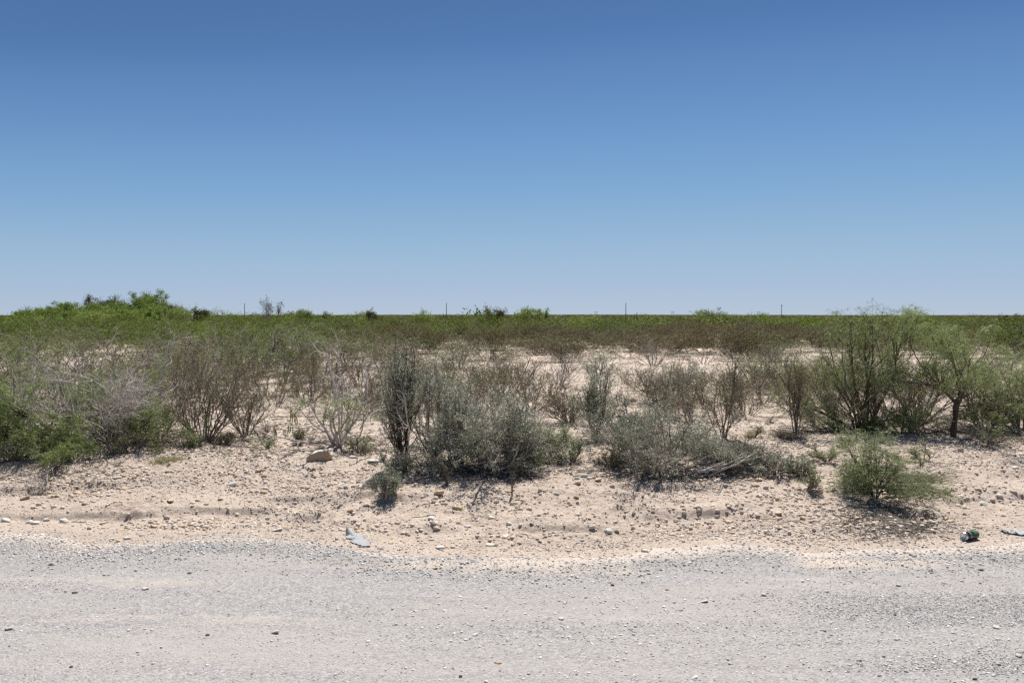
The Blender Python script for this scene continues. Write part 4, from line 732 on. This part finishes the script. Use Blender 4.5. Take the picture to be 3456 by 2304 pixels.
# ------------------------------------------------------------------ mid-distance bushes: a few kinds, then copies
GRP = 'scrub bushes of the plain behind the verge'
def proto(kind, seed):
    rg = np.random.default_rng(seed); t = thing(kind, (0, 0, 0), 'x', 'bush', GRP)
    if kind == 'creosote_bush':
        br = grow(rg, int(rg.integers(8, 17)), [dict(L=.55, seg=5, r=.008, wig=.13, up=.02, tip=.6), dict(L=.34, seg=3, r=.005, wig=.18, up=.02, kids=5, ang=(.25, .85), t=(.1, 1)), dict(L=.17, seg=2, r=.004, wig=.18, kids=5, ang=(.3, .9), t=(.1, 1))], .09, (.15, 1.15)); fit(br, .5, 1.0); lv = [(*leaves_oval(rg, br[2][0], int(rg.integers(1200, 2400)), .026, .013, 1, .014, zmin=.08), 0)]; ms = ['leaf_creosote']; bk = 'bark_brown'
    elif kind == 'mesquite_bush':
        br = grow(rg, 8, [dict(L=.6, seg=5, r=.012, wig=.12, up=.04, tip=.5), dict(L=.36, seg=3, r=.007, wig=.18, kids=5, ang=(.3, .9), t=(.15, 1)), dict(L=.2, seg=2, r=.004, wig=.2, kids=5, ang=(.3, 1.), t=(.1, 1))], .06, (.2, 1.15)); fit(br, .5, 1.0); lv = [(*leaves_pinnate(rg, br[2][0], 560, .08, 7, .034, .008, .5, zmin=.04), 0)]; ms = ['leaf_mid_green']; bk = 'bark_grey'
    elif kind == 'saltbush':
        br = grow(rg, 10, [dict(L=.5, seg=5, r=.010, wig=.12, up=.04, tip=.5), dict(L=.3, seg=3, r=.006, wig=.18, kids=5, ang=(.3, .9), t=(.1, 1)), dict(L=.17, seg=2, r=.004, wig=.2, kids=5, ang=(.3, 1.), t=(.1, 1))], .06, (.1, .9)); fit(br, .5, 1.0); lv = [(*leaves_oval(rg, br[2][0], 2600, .026, .015, 1, .012), 0)]; ms = ['leaf_saltbush']; bk = 'bark_grey'
    else:
        br = grow(rg, 12, [dict(L=.55, seg=6, r=.008, wig=.16, up=.04, tip=.5), dict(L=.3, seg=4, r=.005, wig=.2, kids=5, ang=(.3, .9), t=(.2, 1)), dict(L=.16, seg=3, r=.0035, wig=.22, kids=5, ang=(.3, 1.), t=(.1, 1))], .06, (.2, 1.0)); fit(br, .5, 1.0); lv = [(*leaves_oval(rg, br[2][0], 500, .02, .01, 1, .01, zmin=.3), 0)]; ms = ['leaf_dusty']; bk = 'bark_grey'
    wood_obj('stems', br, M[bk], t, (4, 3, 3)); leaf_obj('foliage', lv, [M[m] for m in ms], t); return t
PRO = {kd: [proto(kd, 100 + 97 * i + hash_) for i in range(nv_)] for kd, nv_, hash_ in (('creosote_bush', 7, 0), ('mesquite_bush', 3, 40), ('saltbush', 2, 80), ('dead_shrub', 2, 120))}
used = set()
def place(pr, x, y, w, h, rz, zoff=0.0):
    o = pr if id(pr) not in used else dup(pr); used.add(id(pr)); o.location = (x, y, float(H(x, y)) - .02 + zoff); o.scale = (w, w, h); o.rotation_euler = (0, 0, rz); return o
LMF = [(88, 'far left short pole'), (600, 'left horizon trees'), (826, 'leftmost bare pole'), (915, 'skyline dead tree'), (1160, 'small skyline trees'), (1507, 'middle bare pole'), (1690, 'dark skyline bushes'), (2112, 'right bare pole'), (2440, 'green skyline hump'), (2637, 'nearer crossarm pole'), (3090, 'far crossarm pole'), (3400, 'right edge')]
def lmf(u): return min(LMF, key=lambda t: abs(t[0] - u))[1]
MID = '''90 1400 1175 260 m;330 1380 1180 240 d;480 1390 1165 220 d;585 1385 1185 210 c;230 1300 1120 260 m;60 1290 1110 260 m;420 1275 1110 240 m;540 1270 1130 220 c;640 1345 1190 180 c;700 1290 1120 230 m;760 1370 1210 170 c;850 1275 1110 240 m;885 1340 1195 180 c;960 1290 1130 210 m;1000 1335 1200 190 c;1105 1310 1185 190 c;1070 1260 1120 220 m;1180 1385 1230 160 c;1250 1350 1205 180 c;1310 1300 1180 160 c;1420 1300 1175 170 c;1480 1385 1245 150 c;1550 1245 1150 170 s;1600 1350 1215 210 c;1700 1335 1210 210 c;1790 1385 1235 190 c;1760 1275 1195 150 d;1885 1300 1160 190 d;1640 1290 1190 170 c;2140 1300 1215 160 c;2230 1355 1222 210 c;2330 1345 1232 180 c;2245 1405 1260 190 c;2380 1300 1212 180 c;2335 1430 1300 180 c;2480 1315 1205 190 c;2580 1360 1212 190 c;2520 1400 1290 120 c;2625 1290 1180 190 c;2700 1390 1235 190 c;2780 1310 1180 200 c;2860 1290 1165 200 c;2960 1340 1180 220 c;3060 1300 1160 220 c;3180 1330 1180 220 c;3290 1300 1150 220 m;3400 1350 1190 230 d;3420 1280 1130 240 c;1540 1430 1330 110 d;1240 1420 1330 120 d;1010 1410 1330 110 d;2180 1445 1370 100 s;1780 1470 1330 130 d;2590 1430 1385 70 c;1340 1240 1150 160 c;1170 1240 1130 200 m;780 1235 1110 220 m;620 1225 1120 200 c;2030 1260 1180 150 s;-80 1380 1170 260 m;3560 1360 1170 260 m;3520 1290 1150 240 c;150 1350 1150 250 d;270 1370 1170 230 c;400 1340 1150 230 m;520 1330 1160 200 c;440 1420 1230 190 c;600 1310 1170 170 d;690 1350 1200 170 c;730 1320 1180 180 d;930 1370 1230 150 c;830 1300 1160 190 c;1040 1360 1210 160 c;1060 1290 1150 180 c;1140 1340 1200 170 d;1215 1300 1165 170 c;1260 1400 1270 140 c;1380 1330 1200 160 c;1350 1390 1260 140 s;1460 1330 1210 150 d;1530 1300 1190 160 c;1555 1400 1270 150 d;1660 1380 1250 160 c;1720 1290 1180 150 c;1850 1340 1230 130 d;2090 1370 1270 120 c;2190 1320 1215 150 d;2290 1310 1205 160 c;2290 1390 1250 170 d;2390 1370 1250 170 c;2440 1340 1225 160 c;2530 1300 1200 160 m;2650 1330 1210 170 c;2740 1340 1210 180 d;2820 1350 1200 180 c;320 1290 1130 230 c;130 1250 1110 230 m;1400 1250 1155 150 c;900 1240 1120 190 m;560 1230 1120 190 m;2900 1260 1140 200 d;2561 1300 1178 194 m;769 1279 1144 188 c;1039 1234 1126 177 d;2718 1293 1175 148 c;1593 1372 1210 192 m;1009 1262 1130 122 c;637 1230 1136 159 c;793 1255 1133 132 c;553 1219 1111 169 m;1263 1217 1129 169 d;823 1271 1125 186 c;1408 1382 1228 177 s;2282 1361 1190 164 s;1660 1322 1194 143 c;2643 1222 1144 165 d;2369 1229 1151 120 d;2208 1232 1134 175 d;1651 1217 1138 180 c;1409 1326 1208 169 s;2580 1273 1153 162 d;620 1274 1145 169 c'''
KD = dict(c='creosote_bush', m='mesquite_bush', s='saltbush', d='dead_shrub')
DS = dict(creosote_bush='brown creosote bush', mesquite_bush='green mesquite bush', saltbush='grey green saltbush', dead_shrub='bare grey twiggy shrub')
rm = np.random.default_rng(33); items = []
for i, s in enumerate(MID.split(';')):
    u, v, vt, w, c = s.split(); u, v, vt, w = map(float, (u, v, vt, w)); x, y, z = at(u, v); hh, hw = dims(y, v, vt, w, z); kd = KD[c]
    o = place(PRO[kd][rm.integers(0, len(PRO[kd]))], x, y, 2 * hw * rm.uniform(.95, 1.5), hh * rm.uniform(.85, 1.12), rm.uniform(0, 6.28)); o.rotation_euler.x = rm.normal(0, .12); o.rotation_euler.y = rm.normal(0, .12)
    items.append((o, f'{DS[kd]} on sand flat below {lmf(u)}', u))
unique_labels(items)
# the belt of bushes some 27 to 50 m out: separate bushes
def clump(rng, n_, l, w, wv=.5, hh=1.0):
    """leaf tufts filling an uneven bush of unit width and height"""
    c = []
    nb = rng.integers(5, 9); ce = np.stack([rng.uniform(-.36, .36, nb), rng.uniform(-.36, .36, nb), rng.uniform(.25, .78, nb)], -1); rd_ = rng.uniform(.14, .27, nb)
    b = rng.integers(0, nb, n_); d = nrm(rng.normal(size=(n_, 3))); P = ce[b] + d * (rd_[b] * rng.random(n_) ** .45)[:, None] * np.array([1.1, 1.1, 1.0]); P[:, 2] = np.clip(P[:, 2], .02, None)
    a = nrm(rng.normal(size=(n_, 3)) * .7 + np.array([0, 0, .9]) + d * .6); s = nrm(np.cross(a, rng.normal(size=(n_, 3)))); ll = l * rng.uniform(.5, 1.4, (n_, 1)); ww = w * rng.uniform(.5, 1.4, (n_, 1))
    return np.stack([P, P + a * ll * .5 + s * ww * .5, P + a * ll, P + a * ll * .5 - s * ww * .5], 1), np.arange(n_ * 4).reshape(-1, 4), rng.random(n_)
def beltproto(kind, leaf, seed, bark='bark_brown'):
    rg = np.random.default_rng(seed); t = thing(kind, (0, 0, 0), 'x', 'bush', GRP)
    br = grow(rg, 9, [dict(L=.5, seg=4, r=.006, wig=.12, up=.05, tip=.5), dict(L=.36, seg=3, r=.004, wig=.18, up=.03, kids=5, ang=(.3, .8), t=(.2, 1)), dict(L=.2, seg=2, r=.003, wig=.2, up=.05, kids=5, ang=(.3, .9), t=(.1, 1))], .05, (.15, 1.0)); fit(br, .46, .95)
    a = leaves_oval(rg, br[2][0], 2600, .035, .016, .8, .02, zmin=.08); b = clump(rg, 900, .035, .016); wood_obj('stems', br, M[bark], t, (3, 3, 3)); leaf_obj('foliage', [(*a, 0), (b[0].reshape(-1, 3), b[1], b[2], 0)], [M[leaf]], t); return t
BP = dict(g=[beltproto('mesquite_bush', 'leaf_far_green', 200 + i, 'bark_grey') for i in range(4)], b=[beltproto('creosote_bush', 'leaf_far_brown', 220 + i) for i in range(4)], o=[beltproto('saltbush', 'leaf_far_olive', 240 + i, 'bark_grey') for i in range(3)])
# share of green bushes over the picture, read off the photograph (columns every 345 px, rows near to far)
GM = np.array([[.85, .8, .8, .5, .25, .6, .35, .45, .3, .25, .3], [.9, .85, .85, .5, .15, .5, .4, .25, .35, .35, .3], [.9, .9, .9, .75, .55, .6, .6, .55, .7, .6, .5], [.9, .85, .8, .8, .7, .6, .6, .6, .8, .7, .5]])
def greenness(x, y):
    u = np.clip((1728 + FPX * x / y) / 345.6, 0, 9.999); r_ = np.clip(np.interp(y, [28, 42, 70, 130], [0, 1, 2, 3]), 0, 2.999); i, j = r_.astype(int), u.astype(int); fi, fj = r_ - i, u - j
    return (GM[i, j] * (1 - fi) * (1 - fj) + GM[i + 1, j] * fi * (1 - fj) + GM[i, j + 1] * (1 - fi) * fj + GM[i + 1, j + 1] * fi * fj)
def kinds(rng, x, y):
    g_ = greenness(x, y) + 1.1 * fbm(x / 6, y / 10, 2); r = rng.random(len(x)) * .7 + .12; return np.where(g_ > r + .12, 0, np.where(g_ > r - .12, 2, 1))
rb = np.random.default_rng(44); bx, by = [], []
yy = 27.5
while yy < 52:
    xw = yy * .62 + 2.5; n_ = int(2 * xw / 2.35); xs = -xw + (np.arange(n_) + rb.random(n_)) * 2 * xw / n_; bx += list(xs); by += list(yy + rb.normal(0, .9, n_)); yy += 2.4 + (yy - 27) * .02
bx, by = np.array(bx), np.array(by)
if len(bx) > 236: bx, by = bx[:236], by[:236]
kk = kinds(rb, bx, by); items = []; DN = {0: 'green mesquite bush', 1: 'brown creosote bush', 2: 'olive saltbush'}
for i in range(len(bx)):
    p = BP['gbo'[kk[i]]]; h_ = rb.uniform(.75, 1.25) * (1.18 if kk[i] == 0 else .92); w_ = rb.uniform(1.9, 3.1); o = place(p[rb.integers(0, len(p))], bx[i], by[i], w_, h_, rb.uniform(0, 6.28)); u = 1728 + FPX * bx[i] / by[i]
    rowd = 'front of scrub belt' if by[i] < 33 else ('middle of scrub belt' if by[i] < 41 else 'back of scrub belt')
    items.append((o, f'{DN[kk[i]]}, {rowd}, below {lmf(u)}', u))
unique_labels(items, '{b}, {o} from left')
BY1 = by.max()
for d_ in (PRO, BP):
    for l in d_.values():
        for p in l:
            if id(p) not in used:
                for ch in list(p.children): bpy.data.objects.remove(ch)
                bpy.data.objects.remove(p)
# farther scrub that reads as one mass
rf = np.random.default_rng(55); Vs, parts, off = [], {0: [], 1: [], 2: []}, 0
def far(n_, y0, y1, per, l, w, wr, hr, nt, pw=1.0):
    global off
    T = [clump(rf, per, l, w) for _ in range(nt)]; global_y0 = y0; y = (y0 ** (1 + pw) + (y1 ** (1 + pw) - y0 ** (1 + pw)) * rf.random(n_)) ** (1 / (1 + pw)); x = (rf.random(n_) * 2 - 1) * (y * .66 + 4); kq = kinds(rf, x, y); kq = np.where((y > 170) & (rf.random(n_) < .75), np.where(rf.random(n_) < .6, 1, 2), kq)
    ww = rf.uniform(*wr, n_); hh = rf.uniform(*hr, n_) * np.where(kq == 0, 1.1, .95) * np.where((y < 110) & (rf.random(n_) < .05), 1.35, 1.0) * (1 + .5 * fbm(x / 30, y / 30, 2)); tq = rf.integers(0, nt, n_); a = rf.random(n_) * 6.28; z = H(x, y) - .03
    for ti in range(nt):
        for kd in (0, 1, 2):
            s = (tq == ti) & (kq == kd)
            if not s.any(): continue
            B = T[ti][0].reshape(-1, 3)[None]; ca, sa = np.cos(a[s])[:, None], np.sin(a[s])[:, None]; V = np.stack([(B[..., 0] * ca - B[..., 1] * sa) * ww[s][:, None] + x[s][:, None], (B[..., 0] * sa + B[..., 1] * ca) * ww[s][:, None] + y[s][:, None], B[..., 2] * hh[s][:, None] + z[s][:, None]], -1).reshape(-1, 3)
            F = np.arange(len(V)).reshape(-1, 4) + off; off += len(V); Vs.append(V.astype(np.float32)); parts[kd].append((F, np.tile(T[ti][2], s.sum()) * .7 + .3 * np.repeat(rf.random(s.sum()), per)))
far(2300, BY1 - 2, 125, 330, .075, .04, (1.8, 3.4), (.75, 1.3), 6)
far(5200, 120, 420, 70, .16, .09, (2.6, 5), (.8, 1.25), 5)
far(9000, 400, 1500, 16, .3, .2, (6, 12), (.9, 1.4), 4, .6)
far(15000, 1400, 4500, 8, .5, .35, (12, 30), (1.1, 1.9), 4, .3)
far(8000, 4300, 11800, 6, .6, .5, (60, 130), (2.0, 4.0), 3, .3)
tag(mk('distant_scrub', np.concatenate(Vs), [(np.concatenate([f for f, _ in parts[k_]]), k_, np.concatenate([v for _, v in parts[k_]])) for k_ in (0, 1, 2)], [M['leaf_far_green'], M['leaf_far_brown'], M['leaf_far_olive']]), kind='stuff', label='far green and brown desert scrub reaching the horizon', cat='scrub')

# ------------------------------------------------------------------ trees standing above the far scrub
def skytree(seed, u, vt, wpx, D, label, leaf='leaf_far_green', dens=1.0, deadn=0, group=None, trunk=.35, name='mesquite_tree', bark='bark_dark'):
    rg = np.random.default_rng(seed); x = (u - 1728) / FPX * D; z = float(H(x, D)); dx, dy, dz = ray(u, vt); hh = EYE + dz / dy * D - z; hw = wpx * D / FPX / 2
    t = thing(name, (x, D, z), label, 'tree', group)
    br = grow(rg, 4, [dict(L=.55, seg=5, r=.05, wig=.1, up=.08, tip=.5), dict(L=.36, seg=4, r=.028, wig=.18, up=.05, kids=5, ang=(.3, .8), t=(.35, 1)), dict(L=.22, seg=3, r=.014, wig=.2, up=.05, kids=4, ang=(.3, .9), t=(.2, 1)), dict(L=.1, seg=2, r=.009, wig=.2, kids=3, ang=(.3, .9))], .1, (.1, .7)); fit(br, hw, hh)
    V, F = tubes(br[0][0], br[0][1], 5); mk('trunk', V, [(F, 0, None)], [M[bark]], t, True); wood_obj('branches', br[1:], M[bark], t)
    s = D / 95 * .95
    if dens > 0:
        a = leaves_oval(rg, br[3][0], int(3600 * dens), .15 * s, .075 * s, 1, .06 * s, zmin=hh * .12); b = leaves_oval(rg, br[2][0], int(1400 * dens), .15 * s, .075 * s, 1, .12 * s, zmin=hh * .08); leaf_obj('crown', [(*a, 0), (*b, 0)], [M[leaf]], t)
    return t
G1 = 'mesquite trees on the left skyline'
for i, (u, vt, w, D, de, lf, lb) in enumerate([(20, 1062, 120, 80, 1, 'leaf_tree', 'low green tree at the far left of the skyline'), (75, 1036, 110, 88, .8, 'leaf_tree', 'airy green tree behind the short far left pole'), (118, 1045, 110, 84, 1.2, 'leaf_tree', 'rounded green tree just right of the short pole'), (168, 1040, 90, 90, 1.2, 'leaf_tree', 'dark green tree with twin tops left of centre of the clump'), (208, 1042, 90, 86, 1.1, 'leaf_tree', 'green tree in the dip of the left skyline clump'), (262, 1034, 110, 88, .9, 'leaf_tree', 'broad green tree where the left skyline starts to rise'), (315, 1030, 80, 84, 1.2, 'leaf_tree', 'dense green tree left of the thin silvery ones'), (352, 1013, 85, 92, .5, 'leaf_far_olive', 'thin silvery tree with pale trunks showing sky through'), (408, 1016, 90, 94, .5, 'leaf_far_olive', 'second thin silvery tree, right of the pale trunked one'), (445, 1022, 60, 92, .6, 'leaf_tree', 'narrow airy tree between silvery tree and bright one'), (480, 1010, 95, 84, 1.3, 'leaf_tree', 'bright green pointed tree beside the tallest tree'), (548, 998, 78, 90, 1.5, 'leaf_tree', 'tallest dense dark green tree of the left skyline'), (530, 1045, 140, 80, 1.2, 'leaf_tree', 'wide low green tree under the tallest tree'), (595, 1040, 60, 86, .5, 'leaf_far_olive', 'sparse tree right of the tallest tree'), (430, 1062, 160, 76, 1.2, 'leaf_tree', 'low wide green tree at the foot of the silvery ones'), (300, 1060, 170, 74, 1.2, 'leaf_tree', 'low wide green tree at the foot of the rising skyline'), (100, 1058, 170, 74, 1.4, 'leaf_tree', 'low wide green tree in front of the short far left pole'), (235, 1050, 120, 80, 1.3, 'leaf_tree', 'rounded green tree filling the dip of the left skyline'), (390, 1042, 150, 84, 1.2, 'leaf_tree', 'broad low green tree between the two silvery ones'), (460, 1040, 130, 80, 1.3, 'leaf_tree', 'green tree below the narrow airy one'), (180, 1066, 170, 72, 1.2, 'leaf_tree', 'low wide green tree at the foot of the twin tops')]):
    skytree(300 + i, u, vt - 11 if u > 200 else vt + 9, w * 1.3, D, lb, lf, de * 1.9, group=G1)
skytree(330, 600, 1018, 90, 88, 'bare dead tree leaning at the right end of the left clump', dens=0, bark='bark_grey', name='dead_tree'); skytree(331, 622, 1042, 50, 82, 'small black dead snag with hooked top', dens=0, bark='bark_dark', name='dead_tree')
skytree(332, 675, 1044, 42, 90, 'small round dark tree alone left of the first bare pole', 'leaf_far_olive', 1.0)
skytree(333, 800, 1045, 130, 85, 'feathery pale tree around the foot of the leftmost bare pole', 'leaf_tree', .35)
skytree(334, 915, 1010, 76, 72, 'dead leafless tree standing above the scrub on the skyline', 'leaf_far_olive', .12, bark='bark_grey', name='dead_tree')
skytree(335, 1040, 1050, 60, 85, 'small bright green tree right of the dead skyline tree', 'leaf_tree', .8); skytree(336, 1090, 1056, 34, 95, 'tiny sparse tree on the skyline right of the bright green one', 'leaf_far_olive', .4)
skytree(337, 1180, 1056, 60, 95, 'tiny feathery tree on the skyline left of the grey topped one', 'leaf_tree', .3); skytree(338, 1258, 1050, 36, 85, 'small grey topped tree on the skyline left of the middle pole', 'leaf_far_olive', .5)
skytree(339, 1420, 1052, 80, 78, 'green hump of a tree left of the middle bare pole', 'leaf_tree', .9); skytree(340, 1680, 1042, 76, 75, 'dark spiky tree on the skyline right of the middle pole', 'leaf_far_olive', 1.1); skytree(341, 1790, 1044, 110, 72, 'wide green tree right of the dark spiky one', 'leaf_tree', 1.2); skytree(342, 1835, 1046, 46, 80, 'narrow green tree at the right side of the wide one', 'leaf_tree', .8)
skytree(343, 2440, 1046, 150, 66, 'wide green tree hump left of the nearer crossarm pole', 'leaf_tree', 1.0); skytree(344, 2620, 1064, 170, 62, 'broad bright green tree below the nearer crossarm pole', 'leaf_tree', 1.6); skytree(345, 3130, 1066, 150, 62, 'broad bright green tree below the far crossarm pole', 'leaf_tree', 1.4); skytree(346, 3400, 1068, 120, 60, 'dark green tree near the right edge of the skyline', 'leaf_far_olive', 1.3)
skytree(347, 2180, 1072, 180, 66, 'bright green low tree right of the tallest bare pole', 'leaf_tree', 1.2); skytree(348, 1960, 1072, 150, 66, 'green low tree left of the tallest bare pole', 'leaf_tree', 1.0)

# ------------------------------------------------------------------ power line poles and far H-frame pylons
def tube1(name, a, b, r0, r1, m, par, sides=8):
    P = np.array([[a, b]], float); V, F = tubes(P, np.array([[r0, r1]]), sides); n_ = len(V) // 2; return mk(name, V, [(F, 0, None), (np.arange(n_, 2 * n_)[None], 0, None)], [M[m]], par)
def pole(u, vt, hgt, label, arm=0, stub=False):
    D = (hgt - EYE + .6) * FPX / (1065 - vt); x = (u - 1728) / FPX * D; z = float(H(x, D)); dx, dy, dz = ray(u, vt); ztop = EYE + dz / dy * D - z
    t = thing('utility_pole', (x, D, z), label, 'utility pole', 'poles of the power line across the plain'); tube1('pole', (0, 0, -.5), (0, 0, ztop), .27, .21, 'pole_wood', t)
    if arm:
        for hz in (ztop - .9,) if arm == 1 else (ztop - 1.1,):
            tube1('crossarm', (-1.2, -.15, hz), (1.2, -.15, hz), .09, .09, 'pole_wood', t, 4)
            for xx in (-1.05, -.4, .4, 1.05): tube1('insulator', (xx, -.15, hz + .05), (xx, -.15, hz + .32), .06, .05, 'alu', t, 6)
    if stub: tube1('cap', (-.5, 0, ztop - .1), (.5, 0, ztop - .1), .16, .16, 'pole_wood', t, 6)
    else: tube1('pole_cap', (0, 0, ztop), (0, 0, ztop + .3), .17, .1, 'pole_wood', t, 6)
pole(88, 1038, 6.5, 'short dark pole with a small cap among the far left trees', stub=True)
pole(826, 1024, 10, 'bare pole beside the dead tree on the skyline, leftmost long pole'); pole(1507, 1023, 10, 'bare wooden pole standing alone left of picture centre'); pole(2112, 1023, 10, 'bare wooden pole right of centre with no crossarm')
pole(2637, 1028, 10, 'pole with a crossarm above the bright green tree hump', 1); pole(3090, 1033, 10, 'pole with a crossarm between the two right mesquites', 1)
for u, lb in ((1582, 'leftmost far H-frame pylon, right of the middle bare pole'), (2011, 'far H-frame pylon just left of the bare pole right of centre'), (2270, 'far H-frame pylon right of the bare pole right of centre'), (2559, 'far H-frame pylon beside the nearer crossarm pole')):
    D = 2300.; x = (u - 1728) / FPX * D; z = float(H(x, D)); t = thing('transmission_pylon', (x, D, z), lb, 'pylon', 'far H-frame pylons on the horizon'); dx, dy, dz = ray(u, 1050); zt = EYE + dz / dy * D - z
    for s in (-2.6, 2.6): tube1('leg', (s, 0, -1), (s, 0, zt), .38, .3, 'pole_wood', t)
    tube1('crossarm', (-6, 0, zt * .8), (6, 0, zt * .8), .3, .3, 'pole_wood', t, 4); tube1('brace', (-2.6, 0, zt * .35), (2.6, 0, zt * .75), .2, .2, 'pole_wood', t, 4)
print('objects', len(bpy.data.objects), 'faces', sum(len(m.polygons) for m in bpy.data.meshes))
